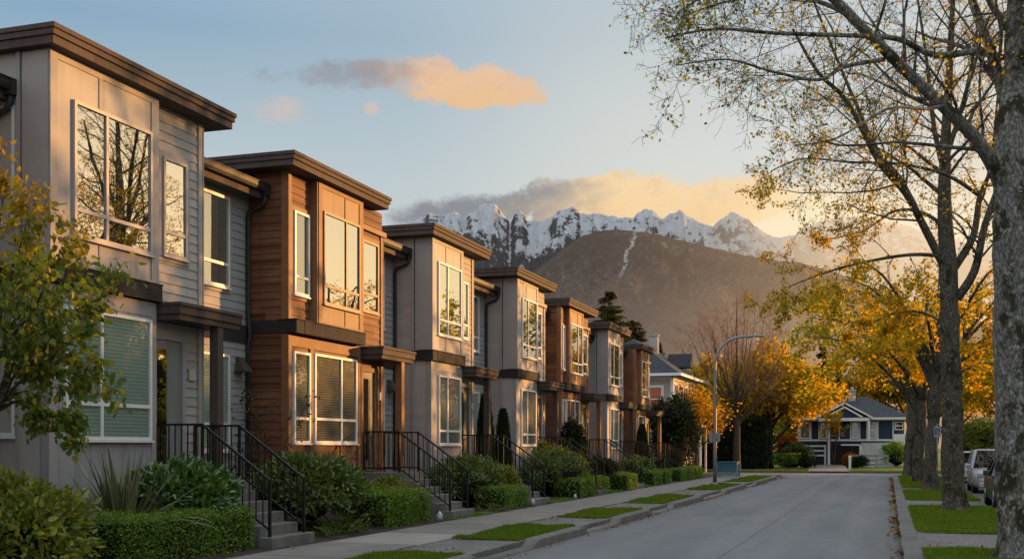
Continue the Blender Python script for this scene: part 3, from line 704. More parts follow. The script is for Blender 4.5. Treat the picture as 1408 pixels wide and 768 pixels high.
def stairs(i, Y0, gb1, zs, label, far=False):
    """concrete flight up to the door with black picket railings"""
    y0, y1 = Y0 + gb1 + .08, Y0 + gb1 + 1.28
    top = 1.25 * zs; foot = .16
    t = thing('front_steps', label, 'steps', (HX, y0, 0), 0, 'front steps with black railings')
    W = y1 - y0; xl = 1.05; n = max(2, round((top - foot) / .182)); rise = (top - foot) / n; tread = .29 * 6 / max(n, 5) * .97
    fl = MB(); fl.box(-.02, xl, -.05, W + .35, .1, top)
    fo = fl.build('landing', M['step'], t, bevel=.012)
    nosing = []
    for k in range(n - 1):
        z = top - rise * (k + 1); x = xl + tread * k
        MB().box(x + .002, x + tread, -.04 + (-.08 if k == n - 2 else 0), W + .04 + (.1 if k == n - 2 else 0), .05, z).build('step', M['step'], t, bevel=.012)
        nosing.append((x + tread, z))
    x_end = xl + tread * (n - 1) - .13; z_end = top - rise * (n - 1)
    for side, yy in ((0, .02), (1, W - .02)):
        pts = [(.1, yy, top + .98), (xl - .03, yy, top + .98), (x_end, yy, z_end + .95)]
        h = MB(); h.bar(pts[0], (pts[1][0] + .012, yy, pts[1][2]), .05, .035); h.bar((pts[1][0] - .0, yy, pts[1][2] - .004), pts[2], .05, .035)
        ro = bpy.data.objects.new('railing', None)
        lo = MB(); lo.bar((.1, yy, top + .1), (xl - .03, yy, top + .1), .03, .03); lo.bar((xl - .03, yy, top + .1), (x_end, yy, z_end + .12), .03, .03)
        hr = h.build('railing', M['black_metal'], t)
        bl = lo.build('bottom_rail', M['black_metal'], hr)
        nw = None
        for (x, z0, z1) in ((.1, top, top + .97), (xl - .03, top, top + .97), (x_end, z_end, z_end + .93)):
            MB().box(x - .022, x + .022, yy - .022, yy + .022, z0, z1).build('newel_post', M['black_metal'], hr)
        bal = []
        k = 1
        while .1 + .125 * k < xl - .08: bal.append((.1 + .125 * k, top + .1, top + .97)); k += 1
        nn = max(2, int((x_end - xl) / .125))
        for k in range(1, nn):
            f_ = k / nn; x = xl - .03 + (x_end - xl + .03) * f_
            bal.append((x, top + .1 + (z_end + .12 - top - .1) * f_, top + .97 + (z_end + .94 - top - .97) * f_))
        if far:
            q = MB()
            for x, z0, z1 in bal: q.box(x - .009, x + .009, yy - .009, yy + .009, z0, z1)
            q.build('pickets', M['black_metal'], hr)
        else:
            for x, z0, z1 in bal: MB().box(x - .009, x + .009, yy - .009, yy + .009, z0, z1).build('picket', M['black_metal'], hr)
    return t
#       typ  Y0     c    b0   b1    e    L    zs
HS = [('A', 6.60, .2, .2, 2.86, 4.42, 4.95, 1.0),
      ('A', 13.71, .2, .2, 2.86, 4.42, 4.95, 1.005),
      ('B', 20.84, .5, 1.5, 3.72, 5.2, 4.86, .99),
      ('A', 28.49, .4, .4, 2.8, 4.1, 4.7, .981),
      ('A', 35.81, .6, .6, 3.0, 4.4, 4.7, .973),
      ('B', 42.25, .15, .8, 2.9, 4.4, 4.6, .942),
      ('A', 49.01, .45, .45, 2.85, 4.2, 4.35, .914),
      ('B', 56.08, .1, .5, 2.4, 3.5, 3.6, .87)]
HL = ['grey lilac townhouse mostly cut off by the left edge, only its recessed link showing',
      'large grey lilac panelled townhouse nearest the camera, bare tree mirrored in its upper bay',
      'first cedar brown townhouse, with dark framed upper bay and blinds in the ground floor windows',
      'panelled grey townhouse immediately right of the first cedar brown one',
      'grey townhouse with lower capped corner, between another grey one and the second brown one',
      'second cedar brown townhouse along the row, smaller with white framed windows',
      'small far grey townhouse between the two farthest brown townhouses',
      'farthest townhouse of the row, reddish brown and glowing orange']
SD = ['sid_gray', 'sid_gray', 'sid_brown', 'sid_gray', 'sid_gray', 'sid_brown', 'sid_blue', 'sid_red']
SL = ['steps hidden past the left edge', 'concrete front steps beside the big clipped hedge, nearest the camera, up to the grey door',
      'concrete front steps with black railing at the first cedar brown townhouse', 'concrete front steps with black railing leading to the grey door left of two columnar cypresses',
      'front steps with thin railing between the big round shrub and the small dark tree', 'front steps with railing at the second brown townhouse',
      'low front steps with railing at the small far grey townhouse', 'last front steps of the row, at the reddish townhouse by the dark bush']
for i, (typ, Y0, c, b0, b1, e, L, zs) in enumerate(HS):
    if i < 7:
        nx = HS[i + 1]; yn = nx[1] + (nx[2] if nx[0] == 'B' else nx[3] + .06) - Y0
    else: yn = e + 2.2
    house(i, typ, Y0, c, b0, b1, e, L, yn, zs, M[SD[i]], HL[i], M['sid_blue'], side_win=(i == 1), far=i >= 5, cap=(i == 4))
    if i: stairs(i, Y0, b1 + (.2 if typ == 'B' else 0), zs, SL[i], far=i >= 5)

# ------------------------------------------------------------------ planting in front of the houses
SG = 'shrubs in the front gardens'
shrub('shrub', 'olive shrub with yellow tips in the bottom left corner, under the small tree', 'shrub', (-9.95, 10.75, .12), (.95, 1.0, .68), 5200, .10, .055, M['lf_yellow'], 21, 70, .3, SG, .35, .6)
shrub('rhododendron', 'big glossy green rhododendron between the sword plant and the nearest railing', 'shrub', (-10.95, 15.75, .2), (.8, 1.1, .68), 6800, .13, .055, M['lf_rhodo'], 22, 90, .26, SG, .3, .55)
shrub('shrub', 'tall glossy shrub between the nearest steps and the first brown townhouse', 'shrub', (-11.1, 20.3, .2), (.95, 1.5, .74), 9000, .105, .046, M['lf_mid'], 23, 110, .26, SG, .3, .6)
shrub('shrub', 'yellow green loose shrub left of the first brown townhouse steps', 'shrub', (-11.15, 24.25, .15), (.65, .75, .5), 3200, .07, .04, M['lf_yellow'], 24, 50, .3, SG)
shrub('shrub', 'wide mixed shrub with pale flowers before the third townhouse', 'shrub', (-11.0, 29.1, .2), (.75, 2.1, .7), 8500, .085, .042, M['lf_mid'], 25, 110, .25, SG)
shrub('shrub', 'golden green shrub behind the small cube hedge past the second steps', 'shrub', (-10.7, 31.0, .2), (.5, .9, .55), 2600, .08, .04, M['lf_yellow'], 26, 50, .28, SG)
shrub('shrub', 'large dense round shrub beyond the second grey townhouse steps', 'shrub', (-10.9, 37.4, .2), (.95, 2.3, .8), 9000, .09, .045, M['lf_mid'], 27, 120, .24, SG)
shrub('shrub', 'small yellow bush rising behind the large dense round shrub', 'shrub', (-11.7, 39.3, .8), (.45, .7, .6), 1800, .09, .045, M['lf_yellow'], 28, 40, .3, SG)
shrub('shrub', 'dark low shrub beneath the second brown townhouse', 'shrub', (-10.9, 43.2, .2), (.8, 1.6, .62), 4200, .1, .05, M['lf_dark'], 29, 70, .26, SG)
shrub('shrub', 'dark green shrub in front of the small far grey townhouse', 'shrub', (-10.9, 50.3, .2), (.8, 1.9, .6), 3600, .11, .06, M['lf_mid'], 30, 70, .26, SG)
shrub('shrub', 'rounded dark shrub before the farthest townhouse of the row', 'shrub', (-10.9, 57.0, .2), (.8, 1.9, .5), 2800, .12, .06, M['lf_dark'], 31, 60, .26, SG)
hedge('low clipped box hedge nearest the camera, in front of the sword plant', -10.75, -9.95, 13.0, 16.35, .12, .82, 41, 2600, .034)
hedge('clipped cube hedge left of the first brown townhouse steps', -10.75, -9.85, 21.3, 23.6, .12, .86, 42, 1900, .038)
hedge('small clipped cube hedge with a pale stone at its corner, past the second steps', -10.5, -9.75, 28.5, 30.6, .14, .72, 43, 1500, .04)
for k, (y0, y1, lb) in enumerate([(36.2, 38.4, 'clipped hedge under the large dense round shrub'), (38.9, 40.6, 'short clipped hedge just past the large dense round shrub'),
                                 (43.5, 45.4, 'clipped hedge in front of the second brown townhouse'), (48.8, 50.9, 'clipped hedge in front of the small far grey townhouse'), (51.6, 53.0, 'short hedge block between the far grey and farthest brown townhouses'),
                                 (55.4, 57.2, 'hedge block before the farthest townhouse'), (57.8, 59.4, 'second hedge block before the farthest townhouse'), (60.2, 62.4, 'last hedge block of the row, beside the lamp post')]):
    hedge(lb, -10.55, -9.75, y0, y1, .14, .74, 44 + k, 700, .055)
def sword_plant(loc):
    g = random.Random(5); t = MB(); rn = []
    for k in range(120):
        az = g.uniform(0, 2 * PI); tilt = min(abs(g.gauss(.0, .5)) + .08, .95); L = g.uniform(1.0, 1.65); w = g.uniform(.028, .045)
        p = Vector((g.gauss(0, .07), g.gauss(0, .07), 0)); d = Vector((math.cos(az) * math.sin(tilt), math.sin(az) * math.sin(tilt), math.cos(tilt)))
        side = Vector((-math.sin(az), math.cos(az), 0)); vs = []; n = 9; dr = g.uniform(.02, .13) * (1 + tilt)
        for i in range(n + 1):
            u = i / n; ww = w * (1 - u ** 2.2) + .002
            nn = side.cross(d).normalized()
            vs += [tuple(p - side * ww + nn * ww * .5), tuple(p), tuple(p + side * ww + nn * ww * .5)]
            d = (d + Vector((0, 0, -dr * (u * 1.6)))).normalized(); p = p + d * (L / n)
        fs = [(i * 3 + j, i * 3 + j + 1, i * 3 + j + 4, i * 3 + j + 3) for i in range(n) for j in (0, 1)]
        t.add(vs, fs, 0, True); rn += [g.random()] * len(vs)
    o = t.build('sword_leaf_plant', M['lf_sword']); a = o.data.attributes.new('rnd', 'FLOAT', 'POINT'); a.data.foreach_set('value', rn)
    o.location = loc; return set_(o, 'spiky plant with long arching sword leaves behind the nearest hedge', 'plant')
sword_plant((-10.9, 14.2, .3))
def fern_patch(name, label, loc, n, L, seed, m, rx, ry):
    g = np.random.default_rng(seed); Ps, As = [], []
    for k in range(n):
        az = g.random() * 2 * PI; el = .5 + .7 * g.random(); base = np.array([g.normal() * rx, g.normal() * ry, 0]); LL = L * (.6 + .6 * g.random())
        d = np.array([math.cos(az) * math.cos(el), math.sin(az) * math.cos(el), math.sin(el)]); side = np.array([-math.sin(az), math.cos(az), 0]); p = base
        for i in range(9):
            p = p + d * LL / 9; d = d + np.array([0, 0, -.1]); d /= np.linalg.norm(d)
            for s in (-1, 1): Ps.append(p); As.append(side * s + d * .6)
    P = np.array(Ps); A = np.array(As); N = np.tile([0, 0, 1.], (len(P), 1)) + g.normal(size=P.shape) * .2; s = .7 + .5 * g.random(len(P))
    v, f, r = leaf_arrays(P, A, N, .075 * s * L / .4, .03 * s * L / .4, g)
    o = np_obj(name, v, f, m, r); o.location = loc; return set_(o, label, 'plant')
fern_patch('fern', 'bright fern clump at the foot of the nearest steps', (-10.15, 19.9, .17), 60, .42, 61, M['lf_fern'], .22, .45)
fern_patch('ground_plant', 'pale leafy ground plant in front of the nearest hedge', (-9.72, 12.6, .15), 40, .25, 62, M['lf_yellow'], .1, .5)
fern_patch('ground_plant', 'bluish green low plant beside the small cube hedge', (-9.9, 27.85, .17), 34, .3, 63, M['lf_mid'], .15, .2)
fern_patch('ground_plant', 'low dark fern under the first brown townhouse steps', (-10.2, 25.1, .17), 30, .3, 64, M['lf_rhodo'], .12, .2)
def pale_stone(loc, s, label):
    import bmesh
    g = np.random.default_rng(int(loc[1] * 10)); V, F = core_mesh((s * .5, s * .6, s * .95), g, .95, 1); V[:, 2] = np.maximum(V[:, 2] + s * .55, 0)
    o = np_obj('garden_stone', V, F, M['pale_stone'], smooth=True); o.location = loc; return set_(o, label, 'stone', 'pale garden stones')
M['pale_stone'] = mat('pale_stone', (.36, .40, .42), .7, .3, 12, .2, 40, .3)
pale_stone((-9.72, 23.95, .15), .17, 'pale bluish upright stone at the corner of the clipped cube hedge')
pale_stone((-9.68, 30.95, .15), .17, 'pale stone at the end of the small cube hedge')
pale_stone((-9.66, 35.5, .15), .13, 'small pale stone beside the third steps')
def cypress(label, loc, h, r, seed, group='columnar cypresses beside the steps'):
    g = np.random.default_rng(seed); n = 4200
    z = g.random(n) ** .8; rr = r * np.clip(np.minimum(z / .12, 1) * (1 - z) ** .45 * 1.15, .02, 1) * (.75 + .35 * g.random(n)); a = g.random(n) * 2 * PI
    P = np.stack([np.cos(a) * rr, np.sin(a) * rr, z * h], 1); A = np.stack([np.cos(a) * .35, np.sin(a) * .35, np.ones(n)], 1) + g.normal(size=(n, 3)) * .2; N = np.stack([np.cos(a), np.sin(a), np.zeros(n)], 1) + g.normal(size=(n, 3)) * .4
    s = .7 + .6 * g.random(n); v, f, rn = leaf_arrays(P, A, N, .13 * s, .035 * s, g)
    t = thing('cypress', label, 'tree', loc, 0, group); np_obj('crown', v, f, M['lf_dark'], rn, parent=t)
    MB().tube([(0, 0, -.1), (0, 0, h * .5), (0, 0, h * .93)], [r * .5, r * .62, .02], 8).build('trunk', M['core'], t); return t  # fat near-black core paints the shade inside the crown
cypress('left of two slim dark cypresses beside the second grey townhouse steps', (-12.05, 33.5, .3), 3.1, .3, 71)
cypress('right of two slim dark cypresses beside the second grey townhouse steps', (-11.9, 34.8, .3), 2.7, .28, 72)
cypress('lone slim dark cypress in front of the farthest townhouse', (-11.6, 55.2, .3), 2.6, .35, 73)
shrub('small_tree', 'small dark leafy tree in front of the second brown townhouse', 'tree', (-11.3, 41.2, .3), (.45, .65, 1.35), 2600, .11, .06, M['lf_dark'], 32, 40, .28, None, .3)
shrub('evergreen_bush', 'tall broad dark evergreen bush past the end of the row', 'tree', (-11.6, 63.4, .2), (1.5, 2.0, 2.3), 8500, .16, .08, M['lf_dark'], 33, 90, .26, None, .2)
# thin creeper by the first link wall
tr_ = Tree(31); cfgv = dict(kids=[(14, .32, 45, 4, .25, .05), (4, .4, 50, 3, .2, 0)], seat_r=.02, seat_n=1, min_r=.003, lev0=0)
for k in range(4): tr_.limb(tr_.path((-12.7 + .1 * k, 20.2 + .25 * k, .3), (.02, .03 * k, 1), 2.6, 8, .1, .15), .014, .004, 0, cfgv)
t = thing('climbing_plant', 'thin straggly climber on the wall under the wall lamp', 'plant', (0, 0, 0)); v, f, r = tr_.leaves(420, .06, .04, 3)
np_obj('foliage', v, f, M['lf_dark'], r, parent=t); tr_.twigs.build('stems', M['twig'], t)
# small turning tree at the left edge
def left_tree():
    at = lambda px, py, d: globals()['at'](px - 14, py + 6, d)
    T = Tree(17); cfg = dict(kids=[(11, .30, 48, 5, .16, .03), (6, .45, 50, 4, .18, -.02), (3, .5, 45, 3, .18, -.05)], seat_r=.016, seat_n=1, min_r=.0028, lev0=0)
    d = 12.9
    base = at(6, 768, d); base.z = .2
    T.wood.tube(spline([base, at(4, 640, d), at(8, 560, d)], 4), [.055] * 5 + [.045] * 4, 8, cap=False)
    j = at(8, 560, d)
    for ends, dd in (([(45, 470), (100, 430), (165, 398)], .1), ([(40, 520), (95, 505), (150, 515)], -.3), ([(30, 480), (70, 380), (115, 335)], .5), ([(12, 440), (40, 340), (55, 285)], -.4),
                     ([(2, 440), (10, 330), (22, 245)], .2), ([(-20, 450), (-50, 350), (-60, 270)], .0), ([(40, 545), (80, 560), (110, 590)], .4), ([(-25, 520), (-70, 480), (-110, 430)], .3), ([(40, 500), (85, 465), (120, 470)], -.6), ([(15, 480), (60, 420), (80, 375)], -.9)):
        pts = spline([j] + [at(x, y, d + dd * (k + 1) / 3) for k, (x, y) in enumerate(ends)], 4)
        T.limb(pts, .026, .005, 0, cfg)
    t = thing('small_tree', 'small tree with green leaves turning orange at its top, at the left edge', 'tree', tuple(base)); 
    v, f, r = T.leaves(4300, .085, .06, 5, .75, .05); off = np.array(base)
    np_obj('crown', v - off, f, M['lf_maple'], r, parent=t)
    for mb in (T.wood, T.twigs): mb.v = [tuple(Vector(q) - base) for q in mb.v]
    T.wood.build('trunk', M['bark_brown'], t); T.twigs.build('twigs', M['twig'], t)
left_tree()

# ------------------------------------------------------------------ street trees on the right verge
def street_tree(label, base, trunk_pts, trunk_r, limbs, cfg, leaf_n, leafm, seed, L=.075, W=.06, zweight=None, sc=.05):
    T = Tree(seed); base = Vector(base); n = 6
    tp = spline(trunk_pts, n); m_ = len(tp); rads = []
    for i in range(m_):
        u = i / (m_ - 1); k = u * (len(trunk_r) - 1); a = int(min(k, len(trunk_r) - 2)); r_ = trunk_r[a] + (trunk_r[a + 1] - trunk_r[a]) * (k - a)
        rads.append(r_ * (1 + .035 * math.sin(i * 1.9 + seed)))
    vs0 = len(T.wood.v)
    T.wood.tube(tp, rads, 18, cap=False)
    for q in range(vs0, len(T.wood.v)):      # lumpy stem and root flare
        v = Vector(T.wood.v[q]); nz = noise.noise(v * 2.6) * .07 + noise.noise(v * 6) * .025
        ax = min(tp, key=lambda p: abs(p.z - v.z)); o = Vector((v.x - ax.x, v.y - ax.y, 0)); fl = max(0, 1 - (v.z - base.z) / .45) ** 2
        ang = math.atan2(o.y, o.x); k = 1 + nz / max(.3, trunk_r[0]) + fl * (.22 + .14 * math.sin(ang * 5 + seed)); T.wood.v[q] = (ax.x + o.x * k, ax.y + o.y * k, v.z)
    T.limb(tp[len(tp) // 2:], rads[len(tp) // 2] * .98, rads[-1], 1 if False else 0, dict(cfg, kids=cfg['kids'], lev0=0), True, .3)
    for pts, r0, r1 in limbs: T.limb(spline(pts, 4), r0, r1, 0, cfg)
    t = thing('street_tree', label, 'tree', tuple(base), 0, 'old street trees along the right kerb')
    for mb in (T.wood, T.twigs): mb.v = [(q[0] - base.x, q[1] - base.y, q[2] - base.z) for q in mb.v]
    T.wood.build('trunk', M['bark'] if seed == 101 else M['bark_dark'], t); T.twigs.build('twigs', M['twig'], t)
    v, f, r = T.leaves(leaf_n, L, W, seed + 1, .5, sc, zweight); np_obj('crown', v - np.array(base), f, leafm, r, parent=t)
    print('tree', label[:30], len(T.wood.v), len(T.twigs.v), len(T.seats))
    return t
CFG1 = dict(kids=[(3.6, .37, 52, 6, .13, .02), (9, .45, 50, 5, .15, 0), (5, .55, 48, 3, .17, -.02)], rk=.34, seat_r=.010, seat_n=1, min_r=.0032, lev0=0, per_m=True)
d = 17.1
street_tree('nearest huge street tree with pale lichened bark at the right edge, nearly leafless', (1.78, 18.55, .14),
            [(1.84, 18.55, .05), (1.80, 18.55, 1.2), (1.74, 18.55, 3.2), (1.745, 18.5, 5.0), at(1389, 220, d), at(1397, 100, d + .2), at(1402, -40, d + .4), at(1408, -260, d + .6)],
            [.29, .25, .245, .25, .25, .18, .15, .10],
            [([at(1378, 262, d), at(1362, 222, d - .2), at(1330, 178, d - .5), at(1250, 102, d - .9), at(1150, 2, d - 1.3), at(1085, -70, d - 1.7), at(1030, -170, d - 2)], .12, .04),
             ([at(1386, 190, d), at(1382, 140, d + .3), at(1364, 75, d + .5), at(1340, 10, d + .7), at(1310, -90, d + 1), at(1300, -200, d + 1)], .115, .035),
             ([at(1362, 68, d + .5), at(1340, 70, d), at(1285, 76, d - .5), at(1235, 54, d - .9), at(1170, 49, d - 1.3), at(1070, 46, d - 1.8), at(985, 40, d - 2.2), at(915, 52, d - 2.4)], .06, .012),
             ([at(1190, 40, d - 1.1), at(1150, 12, d - 1), at(1090, -5, d - .8), at(1010, 0, d - .6), at(940, 22, d - .5)], .045, .01),
             ([at(1215, 82, d - 1), at(1160, 92, d - 1.6), at(1125, 110, d - 2.0), at(1060, 98, d - 2.4), at(1000, 82, d - 2.7), at(930, 90, d - 3)], .035, .008),
             ([at(1300, 145, d - .7), at(1270, 150, d - 1.4), at(1220, 150, d - 1.9), at(1150, 190, d - 2.3), at(1090, 200, d - 2.6)], .03, .008),
             ([at(1396, 90, d), at(1420, 40, d - .3), at(1450, -40, d - .6), at(1500, -120, d - 1)], .09, .03),
             ([at(1100, -60, d - 1.6), at(1050, -40, d - 2), at(990, -20, d - 2.4), at(930, 20, d - 2.6)], .035, .008)],
            CFG1, 4200, M['lf_olive'], 101, .042, .034)
d = 30.7
CFG2 = dict(CFG1, kids=[(2.2, .38, 50, 5, .13, .02), (7, .44, 50, 4, .15, 0), (5, .5, 48, 3, .17, -.02)], min_r=.0045, seat_r=.016)
street_tree('second street tree from the right edge, with dark mossy trunk and many spreading stems', (1.71, 32.9, .14),
            [(1.71, 32.9, .05), (1.66, 32.9, 1.2), (1.62, 32.9, 3.2), at(1306, 470, d), at(1304, 370, d), at(1299, 290, d), at(1300, 200, d), at(1306, 90, d), at(1312, -40, d)],
            [.37, .30, .27, .255, .24, .15, .12, .09, .05],
            [([at(1296, 362, d), at(1272, 315, d - .3), at(1245, 265, d - .8), at(1208, 222, d - 1.2), at(1165, 140, d - 1.8), at(1125, 100, d - 2.2), at(1090, 40, d - 2.5)], .12, .03),
             ([at(1258, 285, d - .5), at(1235, 243, d - .3), at(1208, 210, d), at(1180, 150, d + .2), at(1140, 55, d + .4), at(1110, -20, d + .5)], .09, .025),
             ([at(1298, 352, d), at(1250, 350, d - .6), at(1180, 362, d - 1.4), at(1125, 378, d - 2), at(1080, 396, d - 2.4)], .06, .012),
             ([at(1300, 312, d), at(1268, 292, d + .6), at(1230, 290, d + 1), at(1185, 318, d + 1.4), at(1130, 330, d + 1.6)], .06, .012),
             ([at(1345, 268, d), at(1300, 240, d - .5), at(1235, 225, d - 1.2), at(1170, 223, d - 1.9), at(1105, 218, d - 2.5), at(1060, 235, d - 2.8)], .055, .012),
             ([at(1312, 368, d), at(1338, 325, d + .4), at(1347, 270, d + .6), at(1362, 230, d + .8), at(1372, 130, d + 1)], .12, .03),
             ([at(1316, 410, d), at(1340, 372, d - .4), at(1354, 310, d - .6), at(1378, 240, d - .8), at(1400, 150, d - 1), at(1430, 40, d - 1.2)], .13, .03),
             ([at(1302, 250, d), at(1285, 180, d + .5), at(1275, 90, d + .9), at(1262, 0, d + 1.2)], .09, .03),
             ([at(1303, 210, d), at(1330, 120, d - .4), at(1345, 30, d - .8)], .08, .03),
             ([at(1312, 455, d), at(1270, 430, d + .8), at(1225, 432, d + 1.6), at(1180, 455, d + 2)], .045, .01)],
            CFG2, 15000, M['lf_gold'], 102, .06, .05, ([4, 6, 8.5, 12], [1.8, 1.6, .7, .2]))
CFG3 = dict(CFG1, kids=[(1.0, .38, 50, 5, .14, .02), (5, .45, 50, 4, .16, -.02), (3, .5, 48, 2, .18, -.04)], min_r=.0065, seat_r=.024)
def far_street_tree(label, x, y, h, r, fork, spread, n, seed, leafm, L):
    g = random.Random(seed); base = (x, y, .14); limbs = []
    lean = g.uniform(-.3, .3)
    tp = [(x, y, .05), (x - .05, y, 1.2), (x + lean * .3, y, fork * .7), (x + lean * .5, y, fork), (x + lean, y + .3, fork + (h - fork) * .4), (x + lean * 1.3, y + .2, h * .95)]
    for k in range(11):
        az = 2 * PI * k / 11 + g.uniform(-.25, .25); z0 = fork * g.uniform(.75, 1.0) + (k % 3) * .6; rise = g.uniform(.25, .9); s = spread * g.uniform(.7, 1.1)
        p0 = Vector((x + lean * .5, y, z0)); dirv = Vector((math.cos(az), math.sin(az), 0))
        limbs.append(([p0, p0 + dirv * s * .3 + Vector((0, 0, (h - z0) * rise * .5)), p0 + dirv * s * .65 + Vector((0, 0, (h - z0) * rise * .85)), p0 + dirv * s + Vector((0, 0, (h - z0) * rise * (.95 if rise > .5 else .6)))], r * .38, .02))
    street_tree(label, base, tp, [r * 1.15, r, r * .95, r * .85, r * .5, .05], limbs, CFG3, n, leafm, seed, L, L * .85, ([3, 5, 7.5, 11, 14], [.7, 1, 1, .8, .3]) if y > 65 else ([3, 4.5, 6.5, 8, 14], [.7, 1, .8, .2, .08]), .14)
far_street_tree('third street tree from the right edge, golden leaves, small white sign before its trunk', 1.66, 49.3, 10.2, .27, 4.4, 4.8, 5600, 103, M['lf_gold'], .13)
far_street_tree('fourth street tree from the right edge, golden, just behind the tree with the sign', 1.40, 58.2, 9.8, .25, 4.2, 5.2, 6200, 104, M['lf_gold'], .15)
far_street_tree('farthest street tree on the right kerb, olive and gold crown at the corner', 1.15, 70.0, 11.2, .28, 4.2, 6.3, 9500, 105, M['lf_olive'], .17)

# ------------------------------------------------------------------ trees beyond the cross street
def crown_tree(label, base, h, rad, cz, n, leafm, L, seed, r=.25, twigm=None, name='autumn_tree', group=None, bare=False, limbs_n=12, fork=.25, wood=None):
    """broad crown on spreading limbs; leaves clumped around the twigs"""
    T = Tree(seed); g = random.Random(seed); base = Vector(base)
    cfg = dict(kids=[(7, .42, 36 if bare else 48, 5, .1, .06 if bare else .02), (6, .45, 38, 4, .12, .05 if bare else 0), (4 if bare else 2, .5, 36, 3, .14, .04)], seat_r=.03, seat_n=1, min_r=.0075 if bare else .009, lev0=0)
    T.wood.tube([(0, 0, -.1), (0, 0, h * fork * .5), (.05, 0, h * fork), (.1, .05, h * .6), (.1, .1, h * .9)], [r * 1.3, r, r * .9, r * .5, .03], 10, cap=False)
    for k in range(limbs_n):
        az = k * 2.4 + g.uniform(-.2, .2); z0 = h * (fork * .8 + .35 * (k / limbs_n) * (1 if bare else .8)); u = g.uniform(.75, 1.05); el = (k % 4) / 3
        top = Vector((math.cos(az) * rad[0] * u * (1 - (.5 if bare else .65) * el), math.sin(az) * rad[1] * u * (1 - (.5 if bare else .65) * el), cz + rad[2] * (.1 + .85 * el) * u))
        p0 = Vector((.03, 0, z0)); mid = p0.lerp(top, .5); mid.x *= .9 if bare else 1.1; mid.y *= .9 if bare else 1.1; mid.z += -.2 if bare else .3
        T.limb(spline([p0, mid, top], 5), r * .45, .014, 0, cfg)
    t = thing(name, label, 'tree', tuple(base), g.random() * 0, group)
    T.wood.build('trunk', wood or M['bark_brown'], t); T.twigs.build('twigs', twigm or M['twig'], t)
    if n:
        v, f, rn = T.leaves(n, L, L * .8, seed, .3, .3); gg = np.random.default_rng(seed)
        P, O, idx = blob_points(n, rad, gg, 60, .3, .7); P[:, 2] += cz
        v2, f2, r2 = leaf_arrays(P, O + gg.normal(size=P.shape) * .7, O + gg.normal(size=P.shape) * .5, L * (.6 + .8 * gg.random(n)), L * .8 * (.6 + .8 * gg.random(n)), gg)
        np_obj('crown', np.concatenate([v, v2]), np.concatenate([f, f2 + len(v)]), leafm, np.concatenate([rn, r2]), parent=t)
    return t
BG = 'trees behind the end of the street'
def bare_tree():
    p = at(1013, 640, 84); T = Tree(201); g = random.Random(201)
    cfg = dict(kids=[(10, .40, 38, 5, .10, .05), (7, .46, 40, 4, .12, .03), (4, .5, 40, 3, .13, .02)], seat_r=.03, seat_n=1, min_r=.0065, lev0=0, rk=.42)
    T.wood.tube([(0, 0, -.1), (0, 0, 1.6), (.03, 0, 3.4), (.05, 0, 5.5), (0, 0, 8.5), (0, 0, 12.8)], [.32, .26, .23, .13, .07, .015], 10, cap=False)
    n = 21
    for k in range(n):
        az = k * 2.4 + g.uniform(-.3, .3); pol = ((k + .5) / n) ** .62 * 1.12      # from upright to wide
        top = Vector((math.sin(pol) * math.cos(az) * 5.4, math.sin(pol) * math.sin(az) * 5.0, 5.4 + math.cos(pol) * 7.6 * g.uniform(.84, 1.0)))
        p0 = Vector((.03, 0, 3.0 + 2.6 * (1 - pol / 1.2) + g.uniform(-.3, .5))); mid = p0.lerp(top, .5); mid.z -= .12 * (top - p0).length * .4; mid.x *= 1.12; mid.y *= 1.12
        T.limb([q + Vector((g.gauss(0, .09), g.gauss(0, .09), g.gauss(0, .05))) if 1 < a < 9 else q for a, q in enumerate(spline([p0, mid, top], 5))], .08 if pol > .4 else .065, .008, 0, cfg)
    t = thing('bare_tree', 'bare reddish twigged tree behind the lamp post', 'tree', (p.x, p.y, .1), 0, BG)
    T.wood.build('trunk', M['bark_brown'], t); T.twigs.build('twigs', M['twig_red'], t)
bare_tree()
p = at(1058, 640, 90); crown_tree('rounded bright orange tree right of the bare tree', (p.x, p.y, .1), 9.2, (4.6, 4.0, 3.3), 5.7, 7500, M['lf_orange'], .26, 202, .28, None, 'autumn_tree', BG)
p = at(985, 640, 99); crown_tree('dull orange tree seen through the bare tree, left of the lamp head', (p.x, p.y, .1), 9.0, (4.6, 4.0, 3.3), 5.3, 6000, M['lf_orange'], .26, 203, .25, None, 'autumn_tree', BG)
p = at(1118, 640, 118); crown_tree('olive gold tree behind the orange one, above the blue house roof', (p.x, p.y, .1), 8.0, (4.4, 4, 2.8), 5.0, 4500, M['lf_olive'], .28, 204, .25, None, 'autumn_tree', BG)
p = at(1258, 640, 106); crown_tree('gold and green tree rising beside the blue house, right of its roof', (p.x, p.y, .1), 12.5, (5.6, 4.5, 4.9), 7.4, 9500, M['lf_autumn'], .28, 205, .3, None, 'autumn_tree', BG)
p = at(1300, 640, 128); crown_tree('orange gold tree behind the farthest street trees', (p.x, p.y, .1), 12, (5.5, 5, 5), 7.0, 9000, M['lf_orange'], .26, 206, .3, None, 'autumn_tree', BG)
p = at(1392, 640, 112); crown_tree('orange tree at the right edge beyond the parked cars', (p.x, p.y, .1), 11.5, (5.0, 5, 4.8), 6.6, 9000, M['lf_orange'], .24, 207, .3, None, 'autumn_tree', BG)
p = at(1352, 640, 66); shrub('autumn_bush', 'rounded yellow bush behind the silver car', 'bush', (p.x, p.y, 0.02), (1.6, 1.6, 1.75), 6500, .13, .1, M['lf_yellow'], 34, 90, .26, None)
